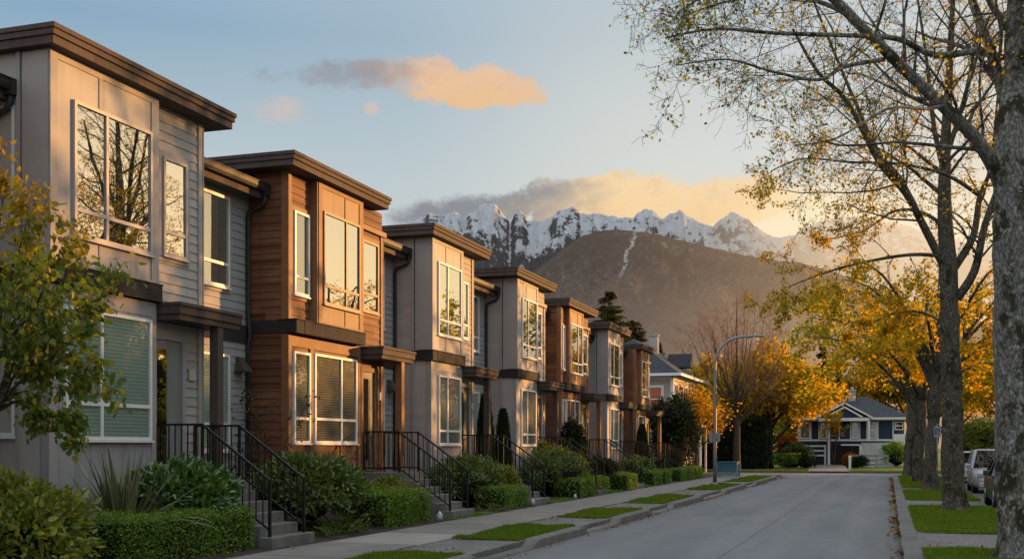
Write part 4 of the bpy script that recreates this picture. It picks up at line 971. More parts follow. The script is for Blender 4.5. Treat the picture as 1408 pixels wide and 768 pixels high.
def conifer(label, base, h, r, seed, n=26000, group='dark conifers behind the houses'):
    g = np.random.default_rng(seed); Ps, As = [], []; nb = 230
    for q in range(nb):
        u = g.random() ** .8; z = h * (.08 + .9 * u); ln = r * ((1 - u) ** .72 * (.55 + .6 * g.random()) + .03); az = g.random() * 2 * PI
        m_ = max(14, int(n / nb * (.35 + 1.3 * (1 - u)))); s = g.random(m_) ** .75; up = .25 * u - .12
        dx = np.cos(az) * ln * s; dy = np.sin(az) * ln * s; dz = ln * (up * s - .30 * s * s) + ln * .16 * s ** 4
        w = (.10 + .17 * ln) * (1 - .75 * s)
        Ps.append(np.stack([dx - np.sin(az) * g.normal(size=m_) * w * .6, dy + np.cos(az) * g.normal(size=m_) * w * .6, z + dz + g.normal(size=m_) * .06 - .1 * g.random(m_) * w], 1))
        As.append(np.stack([np.cos(az) + g.normal(size=m_) * .5, np.sin(az) + g.normal(size=m_) * .5, -.35 + g.normal(size=m_) * .35], 1))
    P = np.concatenate(Ps); A = np.concatenate(As); N = g.normal(size=P.shape) * .4 + np.array([0, 0, 1]); s = .6 + .7 * g.random(len(P))
    v, f, rn = leaf_arrays(P, A, N, .24 * s, .09 * s, g); t = thing('conifer', label, 'tree', base, 0, group)
    np_obj('crown', v, f, M['lf_conifer'], rn, parent=t); MB().tube([(0, 0, -.1), (0, 0, h * .5), (0, 0, h * .98)], [r * .09, r * .06, .02], 8, cap=False).build('trunk', M['bark_brown'], t); return t
for px, py, d, r, lb, sd in ((838, 396, 88, 5.0, 'tall dark conifer above the roofs, left of the smaller one', 301), (872, 436, 92, 4.0, 'smaller conifer beside the tall one above the roofs', 302), (1131, 470, 135, 3.2, 'pointed dark conifer behind the orange tree', 303),
                             (1078, 466, 140, 2.6, 'narrow conifer top peeking above the orange tree', 304), (905, 468, 104, 2.0, 'small conifer tip right of the far house roof', 305), (1152, 505, 140, 3.4, 'low conifer beside the pointed dark one', 306)):
    p = at(px, 640, d); conifer(lb, (p.x, p.y, 0), at(px, py, d).z, r, sd)
p = at(957, 640, 76); crown_tree('small thin golden brown tree in front of the pale gabled house', (p.x, p.y, .1), 5.8, (2.1, 2.1, 2.1), 3.4, 1500, M['lf_autumn'], .15, 208, .12, M['twig_red'], 'autumn_tree', BG)
# unseen tree belt added past the lane, heights set to block the low sun
def added_tree_belt():
    g = np.random.default_rng(91); Ps, Os = [], []; cores = MB()
    y = -14.0
    while y < 97:
        h = float(np.interp(y, [-14, 34, 40, 48, 51, 62, 75, 112], [7.0, 8.0, 11.6, 11.8, 8.6, 8.2, 7.6, 7.0])) + g.normal() * .7; rx, ry = 2.1 + .4 * g.random(), 2.5 + .7 * g.random(); x = 15.5 + g.normal() * .6; n = 1500
        P, O, idx = blob_points(n, (rx, ry, h * .5), g, 40, .3, .8, False); P = P + np.array([x, y, h * .5]); Ps.append(P); Os.append(O)
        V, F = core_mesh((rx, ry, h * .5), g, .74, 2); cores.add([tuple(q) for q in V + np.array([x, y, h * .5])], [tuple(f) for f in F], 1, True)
        y += ry * 1.45
    P = np.concatenate(Ps); O = np.concatenate(Os); n = len(P); sz = .6 + .8 * g.random(n)
    v, f, r = leaf_arrays(P, O + g.normal(size=P.shape) * .7, O + g.normal(size=P.shape) * .5, .34 * sz, .26 * sz, g)
    cv = np.array(cores.v); cf = np.array(cores.f); cf = np.concatenate([cf, cf[:, 2:3]], 1)
    set_(np_obj('added_tree_belt', v, f, M['lf_olive'], r), 'added unseen belt of olive and gold trees blocking low sun beyond the parking lane', None, None, 'stuff')
    return cv, cf[:, :3]
cv, cf = added_tree_belt()
o = np_obj('added_belt_shade', cv, cf, M['core'], smooth=True); set_(o, 'dark inner branches of the added unseen tree belt beyond the parking lane', None, None, 'stuff')  # near-black solids paint the inner shade of the added belt
# hedges and shrubs across the street
p0 = at(945, 640, 88)
hedge('tall dark hedge wall behind the bare tree across the street', -14.8, -9.0, 89.5, 91.5, .1, 4.0, 60, 130, .14, 'lf_dark', None, 'tall_hedge', .12)
hedge('dark hedge at the left end of the cross street behind the blue box', -17.5, -13.4, 74.5, 86, .1, 4.3, 67, 80, .15, 'lf_dark', None, 'tall_hedge', .12)
def fs(px, d, rad, n, m, sd, lb, L=.12, name='shrub'):
    p = at(px, 640, d); return shrub(name, lb, 'shrub', (p.x, p.y, .1), rad, n, L, L * .6, M[m], sd, 60, .26, 'shrubs across the cross street')
fs(1086, 88.5, (1.5, .9, .65), 2600, 'lf_box', 401, 'low rounded green hedge left of the driveway')
fs(1108, 88, (.75, .7, .6), 1400, 'lf_dark', 402, 'small dark round shrub beside the driveway')
fs(1096, 91, (1.3, .9, 1.05), 2200, 'lf_mid', 403, 'bright green mound behind the low rounded hedge')
fs(1083, 94, (1.2, .9, 1.45), 2400, 'lf_rust', 404, 'rust orange shrub behind the green mound')
fs(1232, 92, (1.2, 1.0, 1.1), 3000, 'lf_box', 405, 'large round green bush in front of the blue house, right side')
fs(1172, 93, (.75, .6, .62), 1300, 'lf_rust', 406, 'brownish clipped shrub beside the driveway, right side')
fs(1182, 91, (.7, .6, .5), 1200, 'lf_dark', 407, 'dark low shrub by the white gate post')
fs(1252, 96, (1.0, .9, 1.0), 1800, 'lf_dark', 408, 'dark shrub at the foot of the farthest street tree')
fs(1188, 97.5, (.25, .25, 1.3), 700, 'lf_dark', 409, 'thin upright shrub on the porch of the blue house')
T = Tree(55); cfgs = dict(kids=[(5, .4, 45, 4, .15, .05), (4, .5, 45, 3, .15, 0)], seat_r=.03, seat_n=1, min_r=.008, lev0=0)
for k in range(3): T.limb(T.path((0, 0, .0), (.06 * (k - 1), .03, 1), 4.2, 7, .05, .1), .045, .012, 0, cfgs, True, .5)
p = at(1147, 640, 94); t = thing('young_tree', 'slim young tree with yellow leaves in front of the blue house', 'tree', (p.x, p.y, .2)); v, f, r = T.leaves(650, .16, .13, 9, .3, .12)
np_obj('crown', v, f, M['lf_autumn'], r, parent=t); T.wood.build('trunk', M['bark_brown'], t); T.twigs.build('twigs', M['twig'], t)

# ------------------------------------------------------------------ blue house at the end of the street
M['navy'] = mat('navy_wall', (.024, .042, .085), .6, .1, 2, .05)
M['slate'] = mat('slate_roof', (.035, .038, .045), .8, .25, 2.5, .4, 14, .4)
M['stucco'] = mat('white_stucco', (.55, .55, .55), .85, .1, 1.5, .1, 40, .2)
M['trim_white'] = mat('white_trim', (.74, .74, .74), .5, .08, 2)
M['brickish'] = mat('chimney_render', (.4, .38, .36), .85, .2, 5)
def blue_house():
    Y = 100.0
    def X(px): t_ = (px - 704) / FOC; return Y * (t_ * CS - SN) / (CS + t_ * SN)
    dm = lambda x: Y * CS - x * SN
    def Z(py, x): return EYE + (614 - py) * dm(x) / FOC
    x0, x1 = X(1098), X(1243); xc = (x0 + x1) / 2
    t = thing('blue_house', 'dark navy house with white trim and slate roof at the end of the street', 'house', (xc, Y, .12))
    L = lambda x: x - xc
    zf, ze = 2.25, 4.15
    w = MB(); w.box(L(x0), L(x1), .02, 8, zf - .15, ze); w.build('wall', M['navy'], t)
    bs = MB(); bs.box(L(x0) + .05, L(x1) - .05, .06, 8, -.2, zf - .15); bs.build('basement_wall', M['navy'], t); wb_ = MB(); wb_.box(L(X(1184)), L(x1) - .06, -.0, .058, -.2, zf - .16); wb_.build('basement_panel', M['stucco'], t)
    tr = MB()
    tr.box(L(x0) - .1, L(x1) + .1, -.04, .0, zf - .02, zf + .14); tr.box(L(x0) - .1, L(x1) + .1, -.05, .0, ze - .22, ze - .02)
    tr.box(L(x0) - .06, L(x0) + .12, -.06, .0, -.1, ze - .22); 
    for px in (1115, 1126, 1137.5, 1154, 1169.5, 1182, 1192, 1207, 1228): tr.box(L(X(px)) - .05, L(X(px)) + .05, -.03, .0, zf + .14, ze - .22)
    tr.build('trim', M['trim_white'], t)
    # hipped roof
    r = MB(); o = .55; a0, a1, zz = L(x0) - o, L(x1) + o + .2, ze + .02; zr = 6.15; yr = 4.2
    r.add([(a0, -o, zz), (a1, -o, zz), (a1, 8 + o, zz), (a0, 8 + o, zz), (L(X(1150)), yr, zr), (L(X(1190)), yr, zr)], [(0, 1, 5, 4), (1, 2, 5), (2, 3, 4, 5), (3, 0, 4), (3, 2, 1, 0)])
    rf = r.build('roof', M['slate'], t)
    fa = MB(); fa.box(a0 - .03, a1 + .03, -o - .05, -o, zz - .14, zz + .03); fa.box(a0 - .05, a0, -o, 8 + o, zz - .14, zz + .03); fa.build('fascia', M['trim_white'], rf)
    ch = MB(); cx = L(X(1170)); ch.box(cx - .28, cx + .28, 3.2, 3.8, 5.4, 6.6); ch.box(cx - .34, cx + .34, 3.14, 3.86, 6.6, 6.72); ch.lathe([(.14, 6.72), (.12, 7.0)], 8, (cx, 3.5, 0)); ch.build('chimney', M['brickish'], rf)
    # front gable
    g0, g1, gp = L(X(1123)), L(X(1199)), L(X(1162)); yb = -1.0; zb = ze + .06; zp = 5.4
    g = MB(); g.add([(g0, yb, zb), (g1, yb, zb), (gp, yb, zp), (g0, 3.0, zb), (g1, 3.0, zb), (gp, 3.0, zp)], [(0, 2, 5, 3), (2, 1, 4, 5), (0, 3, 4, 1)]); g.build('gable_roof', M['slate'], rf)
    gw = MB(); gw.add([(g0 + .5, yb + .12, zb), (g1 - .5, yb + .12, zb), (gp, yb + .12, zp - .22)], [(0, 1, 2)]); gw.build('gable_wall', M['navy'], rf)
    gt = MB(); 
    for a, b_ in (((g0 - .1, yb - .03, zb - .06), (gp, yb - .03, zp + .02)), ((gp, yb - .03, zp + .02), (g1 + .1, yb - .03, zb - .06)), ((g0 + .75, yb - .02, zb + .02), (gp, yb - .02, zp - .32)), ((gp, yb - .02, zp - .32), (g1 - .75, yb - .02, zb + .02))): gt.bar(a, b_, .08, .14)
    gt.box(g0 + .2, g1 - .2, yb - .02, yb + .1, zb - .3, zb - .03); gt.build('barge_board', M['trim_white'], rf)
    for px in (1140.5, ): MB().box(L(X(px)) - .1, L(X(px)) + .1, yb, yb + .2, -.1, zb - .3).build('porch_post', M['trim_white'], t)
    MB().box(L(X(1195)) - .09, L(X(1195)) + .09, yb, yb + .18, zf, zb - .3).build('porch_post', M['trim_white'], t)
    for a, b_, m_, lo in ((1100, 1114, 'curtain', 0), (1127.5, 1136.5, 'dark_room', 0), (1171, 1180.5, 'blind_tan', 0), (1193.5, 1205.5, 'blind_tan', 0), (1230, 1242, 'dark_room', .7)):
        u0, u1 = L(X(a)), L(X(b_)); q = MB(); z0, z1 = zf + .2 + lo, ze - .3
        q.box(u0, u0 + .08, -.06, 0, z0, z1); q.box(u1 - .08, u1, -.06, 0, z0, z1); q.box(u0 + .08, u1 - .08, -.06, 0, z1 - .08, z1); q.box(u0 + .08, u1 - .08, -.06, 0, z0, z0 + .08)
        if a != 1100: q.box(u0 + .08, u1 - .08, -.05, 0, (z0 + z1) / 2 - .05, (z0 + z1) / 2 + .05)
        fr = q.build('window', M['trim_white'], t)
        MB().quad((u0 + .08, -.03, z0 + .08), (u1 - .08, -.03, z0 + .08), (u1 - .08, -.03, z1 - .08), (u0 + .08, -.03, z1 - .08)).build('pane', M['glass_low'], fr)
        MB().box(u0 + .05, u1 - .05, -.012, .0, z0 + .05, z1 - .05).build('blind', M[m_], fr)
    # basement: dark porch, white slatted garage bay, ledges
    dk = MB(); dk.box(L(X(1142)), L(X(1184)), -.02, .05, 0, zf - .3); dk.build('porch_shade', M['dark_room'], t)  # flat near-black panel paints the shade of the porch recess
    gs = MB()
    for z in (.95, 1.35, 1.75): gs.box(L(X(1106)), L(X(1136)), -.5, -.38, z, z + .13)
    for px in (1106, 1135): gs.box(L(X(px)) - .07, L(X(px)) + .07, -.52, -.36, 0, 1.9)
    gs.build('deck_rail', M['trim_white'], t)
    gd = MB(); gd.box(L(X(1106)), L(X(1136)), -.02, .05, 0, 1.6); gd.build('garage_opening', M['navy'], t)
    pr = MB(); pr.box(L(X(1157)), L(X(1183)), -1.0, -.9, 1.85, 1.97); pr.box(L(X(1182)), L(X(1184)), -1.0, -.9, 0, 1.9); pr.bar((L(X(1184)), -.95, 1.9), (L(X(1190)), -.95, .2), .1); pr.build('stair_rail', M['trim_white'], t)
    sb = MB(); sb.box(L(X(1229)), L(X(1247)), -.4, -.3, .2, zf + .55); sb.build('side_gate', M['trim_white'], t)
blue_house()
def fence_gate():
    p = at(1197, 640, 91); t = thing('garden_gate', 'weathered grey white garden gate in front of the blue house', 'gate', (p.x, p.y, .12))
    q = MB()
    for z in (.95, .62, .3): q.box(-1.4, 1.3, -.03, .03, z, z + (.14 if z > .9 else .09))
    q.build('rails', M['sign_gray'], t)
    for x in (-1.45, -.6, .45, 1.32): MB().box(x - .06, x + .06, -.06, .06, 0, 1.12).build('post', M['sign_gray'], t)
    q = MB(); q.box(-.5, .35, .05, .09, .1, .62); q.build('panel', M['trim_white'], t)
fence_gate()
p = at(1168.5, 640, 88); bo = MB(); bo.box(-.09, .09, -.09, .09, 0, .95); bo.box(-.11, .11, -.11, .11, .95, 1.0); bo.add([(-.11, -.11, 1.0), (.11, -.11, 1.0), (.11, .11, 1.0), (-.11, .11, 1.0), (0, 0, 1.09)], [(0, 1, 4), (1, 2, 4), (2, 3, 4), (3, 0, 4)])
o = bo.build('gate_post', M['trim_white']); o.location = (p.x, p.y, .12); set_(o, 'short white capped post at the right side of the driveway', 'post')

# ------------------------------------------------------------------ cream house beyond the row
M['cream'] = mat('cream_wall', (.36, .32, .27), .7, .08, 2, .05)
def cream_house():
    t = thing('cream_house', 'pale gabled house with slate roof just beyond the townhouse row', 'house', (-15.0, 73.5, .1))
    w = MB(); w.box(-5, 1.6, 0, 11, 0, 6.5); w.build('wall', M['cream'], t)
    tr = MB(); tr.box(-5, 1.66, -.05, 0, 6.2, 6.5); tr.box(1.6, 1.66, -.05, 11, 6.2, 6.5); tr.box(1.6, 1.65, -.05, .15, 0, 6.2); tr.box(1.45, 1.6, -.05, 0, 0, 6.2); tr.box(-5, 1.6, -.04, 0, 3.2, 3.4); tr.box(1.6, 1.645, .15, 11, 3.2, 3.4)
    tr.build('trim', M['trim_white'], t)
    r = MB(); r.add([(-5.6, -.6, 6.5), (2.2, -.6, 6.5), (2.2, 11.6, 6.5), (-5.6, 11.6, 6.5), (-1.7, 3.0, 9.2), (-1.7, 8.0, 9.2)], [(0, 1, 4), (1, 2, 5, 4), (2, 3, 5), (3, 0, 4, 5), (3, 2, 1, 0)])
    rf = r.build('roof', M['slate'], t); f = MB(); f.box(-5.6, 2.25, -.65, -.6, 6.38, 6.56); f.box(2.2, 2.26, -.6, 11.6, 6.38, 6.56); f.build('fascia', M['trim_white'], rf)
    ch = MB(); ch.box(-.9, -.3, 4.5, 5.1, 7.5, 9.5); ch.box(-.96, -.24, 4.44, 5.16, 9.5, 9.6); ch.build('chimney', M['brickish'], rf)
    dm = MB(); dm.add([(.2, 5.2, 7.3), (1.9, 5.2, 7.3), (1.9, 6.6, 7.3), (.2, 6.6, 7.3), (.2, 5.9, 8.3), (1.9, 5.9, 8.3)], [(0, 1, 5, 4), (2, 3, 4, 5), (1, 2, 5), (0, 4, 3)]); dm.build('dormer', M['slate'], rf)
    for y in (1.1, 3.1, 5.1, 7.1, 9.1):
        window(t, 'x', 1.6, 1, y - .55, y + .55, 4.0, 5.9, M['trim_white'], M['glass_mid'], M['dark_room'], [.5], 4.9, M['trim_white'])
        window(t, 'x', 1.6, 1, y - .55, y + .55, 1.0, 2.8, M['trim_white'], M['glass_low'], M['dark_room'], (), None, M['trim_white'])
    window(t, 'y', 0, -1, .05, .9, 4.0, 5.7, M['trim_white'], M['glass_mid'], M['curtain'], (), 4.9, M['trim_white'])
    window(t, 'y', 0, -1, -2.6, -1.6, 4.0, 5.7, M['trim_white'], M['glass_mid'], M['curtain'], (), 4.9, M['trim_white'])
    po = MB(); po.box(1.6, 3.2, 2.0, 4.6, 3.05, 3.25); po.build('porch_roof', M['trim_white'], t)
    for y in (2.15, 4.45): MB().box(3.0, 3.12, y - .06, y + .06, 0, 3.05).build('porch_post', M['trim_white'], t)
cream_house()

# ------------------------------------------------------------------ street furniture
def street_lamp():
    b = at(983, 667, 49.5); b.z = .14
    t = thing('street_lamp', 'grey steel street lamp with curved arm on the left verge', 'street lamp', tuple(b))
    rt = Vector((.97, .24, 0))
    pole = [(0, 0, 0)] + [(0, 0, z) for z in (1.5, 3, 4.6, 5.3)]
    arc = [Vector((0, 0, 5.3)) + rt * (1.25 * (1 - math.cos(a))) + Vector((0, 0, 1.22 * math.sin(a))) for a in [i * PI / 2 / 9 for i in range(1, 10)]]
    pts = [Vector(q) for q in pole] + arc + [arc[-1] + rt * .35]
    q = MB(); q.tube(pts, [.085, .08, .075, .068, .062] + [.055] * 9 + [.045], 12); q.lathe([(.13, 0), (.13, .1), (.09, .16)], 12); q.build('pole', M['galv'], t)
    h = MB(); e = pts[-1]; vs = []; n = 10
    prof = [(-.05, .04, .04), (.08, .075, .06), (.3, .1, .07), (.5, .09, .05), (.58, .03, .02)]
    sd = Vector((-rt.y, rt.x, 0))
    for u, w_, h_ in prof:
        for j in range(n): a = 2 * PI * j / n; vs.append(tuple(e + rt * u + sd * math.cos(a) * w_ + Vector((0, 0, math.sin(a) * h_ * (1 if math.sin(a) > 0 else .6) + .02))))
    h.add(vs, [(i * n + j, i * n + (j + 1) % n, (i + 1) * n + (j + 1) % n, (i + 1) * n + j) for i in range(4) for j in range(n)] + [tuple(range(n))[::-1], tuple(4 * n + j for j in range(n))], 0, True)
    h.build('lamp_head', M['lamp_blue'], t)
    s = MB(); c = .24; k = .07; y = .1
    oc = [(-c + k, -c), (c - k, -c), (c, -c + k), (c, c - k), (c - k, c), (-c + k, c), (-c, c - k), (-c, -c + k)]
    s.add([(p_[0] - .03, yy, 2.15 + p_[1]) for yy in (y, y + .006) for p_ in oc], [tuple(range(8)), tuple(range(8, 16))[::-1]] + [(j, 8 + j, 8 + (j + 1) % 8, (j + 1) % 8) for j in range(8)])
    s.build('sign', M['sign_gray'], t)
street_lamp()
def blue_box():
    m1 = mat('blue_paint', (.05, .17, .24), .5, .2, 3, .1); m2 = mat('pale_blue_paint', (.16, .30, .36), .5, .15, 3)
    p = at(1002, 655, 64); t = thing('storage_box', 'blue roadside box with open lower shelf at the corner of the pavement', 'box', (p.x, p.y, .12), R(-10))
    q = MB(); q.box(-.62, .55, -.25, .25, .42, .85); q.box(-.66, .58, -.29, .29, .85, .9); q.build('body', m1, t, bevel=.01)
    q = MB(); q.box(-.58, .52, -.24, .24, .1, .3); q.build('shelf', m2, t)
    for x in (-.6, .56): 
        for y in (-.24, .24): MB().box(x - .03, x + .03, y - .03, y + .03, 0, .9).build('leg', m2, t)
blue_box()
def parking_sign():
    p = at(1289, 640, 43.5); t = thing('parking_sign', 'small white sign with blue symbol on a thin post among the right tree trunks', 'sign', (p.x, p.y, .14))
    m = mat('sign_blue', (.03, .07, .22), .5, .05)
    q = MB(); q.tube([(0, .04, 0), (0, .04, 2.6)], .022, 8); q.build('post', M['galv'], t)
    q = MB(); q.box(-.125, .125, -.01, .01, 2.08, 2.5); s = q.build('sign_plate', M['sign_gray'], t)
    q = MB(); q.box(-.085, -.035, -.016, -.011, 2.17, 2.43); q.box(-.035, .07, -.016, -.011, 2.38, 2.43); q.box(.03, .085, -.0165, -.0115, 2.3, 2.38); q.box(-.035, .03, -.016, -.011, 2.27, 2.31); q.box(.0, .085, -.016, -.011, 2.17, 2.22)
    q.build('symbol', m, s)
parking_sign()

M['wire'] = mat('wire_black', (.015, .015, .015), .6, .1)
for zz, lb in ((8.2, 'upper of two thin overhead wires crossing beyond the orange tree'), (7.5, 'lower of two thin overhead wires crossing beyond the orange tree')):
    q = MB(); q.tube([(-34 + 4.6 * i, 112 - .8 * math.sin(i), zz - .9 * math.sin(PI * i / 15)) for i in range(16)], .022, 5)
    set_(q.build('overhead_wire', M['wire']), lb, 'wire')
# ------------------------------------------------------------------ cars in the lane behind the trees
M['rubber'] = mat('rubber', (.012, .012, .012), .8, .1)
M['rim'] = mat('rim_metal', (.35, .35, .36), .3, .1, 5, 0, 100, 0, .5, .8)
M['lamp_red'] = mat('tail_lamp', (.4, .03, .02), .25, .1)
M['lamp_clear'] = mat('head_lamp', (.5, .5, .5), .15, .1, 5, 0, 100, 0, .6, .4)
M['car_trim'] = mat('car_trim', (.02, .02, .021), .5, .1)
M['car_glass'] = glass_mat('car_glass', .015, .004, (.5, .6, .6), .45)
M['plate_white'] = mat('car_plate', (.6, .6, .58), .4, .03)
def car(label, loc, rz, paint, L=4.5, W=1.84, H=1.62, suv=True):
    """lofted body: rings of cross-sections along the length (front at -y)"""
    t = thing('parked_car', label, 'car', loc, rz, 'cars parked behind the street trees')
    hl = L / 2
    # stations: y, half width at belt, bottom z, bonnet/belt z
    st = [(-hl, .62, .34, .62), (-hl + .06, .78, .26, .74), (-hl + .3, .88, .22, .86), (-hl + .7, .915, .2, .93), (-hl + 1.15, .92, .2, .99), (-.3, .92, .2, 1.0), (.6, .92, .2, 1.0), (hl - .9, .92, .2, 1.02), (hl - .35, .90, .22, 1.0), (hl - .08, .84, .28, .92), (hl, .7, .36, .82)]
    k = W / 1.84; b = MB(); vs = []; ring = 12
    for y, w, z0, z1 in st:
        w *= k; zm = z0 + (z1 - z0) * .55
        half = [(0, z1 + .015), (w * .55, z1 + .01), (w * .9, z1 - .015), (w * .985, z1 - .07), (w, zm), (w * .97, z0 + .1), (w * .86, z0)]
        pr = half + [(-x, z) for x, z in half[::-1] if x > 0]
        ring = len(pr); vs += [(x, y, z) for x, z in pr]
    n = len(st); fs = [(i * ring + j, (i + 1) * ring + j, (i + 1) * ring + (j + 1) % ring, i * ring + (j + 1) % ring) for i in range(n - 1) for j in range(ring)]
    fs += [tuple(range(ring)), tuple((n - 1) * ring + j for j in range(ring))[::-1]]
    b.add(vs, fs, 0, True); b.build('body', paint, t)
    # cabin: roof + pillars (paint) and glass
    yb0, yb1 = -hl + 1.2, hl - .3 if suv else hl - .75
    yt0, yt1 = yb0 + .75, yb1 - (.3 if suv else .65); zb, zt = .97, H; wb, wt = .88 * k, .68 * k
    def ringc(z, y0, y1, w): return [(-w, y0, z), (w, y0, z), (w, y1, z), (-w, y1, z)]
    g = MB(); lo = ringc(zb, yb0, yb1, wb); hi = ringc(zt - .05, yt0, yt1, wt); g.add(lo + hi, [(0, 1, 5, 4), (1, 2, 6, 5), (2, 3, 7, 6), (3, 0, 4, 7)]); g.build('windows', M['car_glass'], t)
    ins = MB(); lo2 = ringc(zb, yb0 + .12, yb1 - .08, wb - .06); hi2 = ringc(zt - .1, yt0 + .12, yt1 - .08, wt - .06); ins.add(lo2 + hi2, [(0, 1, 5, 4), (1, 2, 6, 5), (2, 3, 7, 6), (3, 0, 4, 7)]); ins.build('interior', M['dark_room'], t)
    r = MB(); e = .02
    for a, b_ in zip(lo, hi): r.bar((a[0] * 1.005, a[1], a[2] - .02), (b_[0] * 1.01, b_[1], b_[2] + .01), .075, .06)
    for f_ in (.36, .68) if suv else (.48,):
        for s in (-1, 1): r.bar((s * wb * 1.004, yb0 + (yb1 - yb0) * f_, zb), (s * wt * 1.008, yt0 + (yt1 - yt0) * f_, zt - .04), .05, .07)
    top = [(-wt, yt0, zt - .05), (wt, yt0, zt - .05), (wt, yt1, zt - .05), (-wt, yt1, zt - .05)]; cr = [(-wt * .75, yt0 + .2, zt + .01), (wt * .75, yt0 + .2, zt + .01), (wt * .75, yt1 - .15, zt + .01), (-wt * .75, yt1 - .15, zt + .01)]
    r.add(top + cr, [(0, 1, 5, 4), (1, 2, 6, 5), (2, 3, 7, 6), (3, 0, 4, 7), (4, 5, 6, 7)], 0, True); r.build('roof', paint, t)
    for s in (-1, 1):
        for y in (-hl + .85, hl - .85):
            w = MB(); rr = .34
            pr = [(.0, -.1), (.20, -.1), (rr - .05, -.11), (rr, -.08), (rr, .08), (rr - .05, .11), (.2, .1), (0, .1)]
            ns = 20; w.add([(s * .80 * k + pz, y + pr_ * math.cos(2 * PI * j / ns), rr + pr_ * math.sin(2 * PI * j / ns)) for pr_, pz in pr for j in range(ns)], [(i * ns + j, i * ns + (j + 1) % ns, (i + 1) * ns + (j + 1) % ns, (i + 1) * ns + j) for i in range(len(pr) - 1) for j in range(ns)], 0, True)
            wo = w.build('wheel', M['rubber'], t)
            q = MB(); xo = s * (.80 * k + .102 * 1)
            for j in range(5): a = 2 * PI * j / 5; q.bar((xo, y, rr), (xo, y + math.cos(a) * .21, rr + math.sin(a) * .21), .05, .03)
            q.tube([(xo + .0, y + .215 * math.cos(2 * PI * j / 16), rr + .215 * math.sin(2 * PI * j / 16)) for j in range(17)], .022, 5); q.build('rim', M['rim'], wo)
        m_ = MB(); m_.box(s * (.93 * k), s * (.93 * k + .2), yb0 + .28, yb0 + .42, 1.0, 1.15); m_.build('mirror', paint, t, bevel=.03)
        h = MB(); x0_, x1_ = sorted((s * .52 * k, s * .80 * k)); h.add([(x0_, -hl - .012, .66), (x1_, -hl + .06, .66), (x1_, -hl + .07, .82 - .03), (x0_, -hl + .0, .80 - .03)] if s > 0 else [(x0_, -hl + .06, .66), (x1_, -hl - .012, .66), (x1_, -hl + .0, .77), (x0_, -hl + .07, .79)], [(0, 1, 2, 3)])
        h.box(x0_ + .02, x1_ - .02, -hl - .02, -hl + .12, .65, .78); h.build('headlight', M['lamp_clear'], t)
        q = MB(); q.box(s * .6 * k, s * .82 * k, hl - .12, hl + .005, .66, .92); q.build('tail_light', M['lamp_red'], t)
    q = MB(); q.box(-.45 * k, .45 * k, -hl - .03, -hl + .05, .5, .66)
    q.build('grille', M['car_trim'], t)
    q = MB(); 
    for z in (.53, .575, .62): q.box(-.42 * k, .42 * k, -hl - .036, -hl - .031, z, z + .014)
    q.build('grille_bar', M['rim'], t)
    q = MB(); q.box(-.72 * k, .72 * k, -hl - .03, -hl + .1, .24, .44); q.build('bumper', paint, t, bevel=.03)
    q = MB(); q.box(-.74 * k, .74 * k, hl - .1, hl + .03, .3, .5); q.build('bumper', paint, t, bevel=.03)
    q = MB(); q.box(-.26, .26, -hl - .04, -hl - .033, .33, .44); q.build('number_plate', M['plate_white'], t)
    q = MB(); q.box(-.26, .26, hl + .033, hl + .04, .38, .49); q.build('number_plate', M['plate_white'], t)
    return t
def paint(name, c): return mat(name, c, .28, .05, 2, 0, 100, 0, .6, .35)
car('silver sport utility car facing the camera behind the second tree', (4.1, 50.2, .02), 0, paint('silver_paint', (.42, .43, .45)), 4.6, 1.9, 1.74)
car('white car with a red tail light, farther down the lane behind the trees', (3.75, 63.5, .02), PI, paint('white_car_paint', (.6, .6, .6)), 4.5, 1.82, 1.6)
car('dark grey car mostly hidden behind the nearest tree trunk', (3.78, 37.0, .02), 0, paint('dark_paint', (.035, .037, .042)), 4.7, 1.84, 1.5, False)

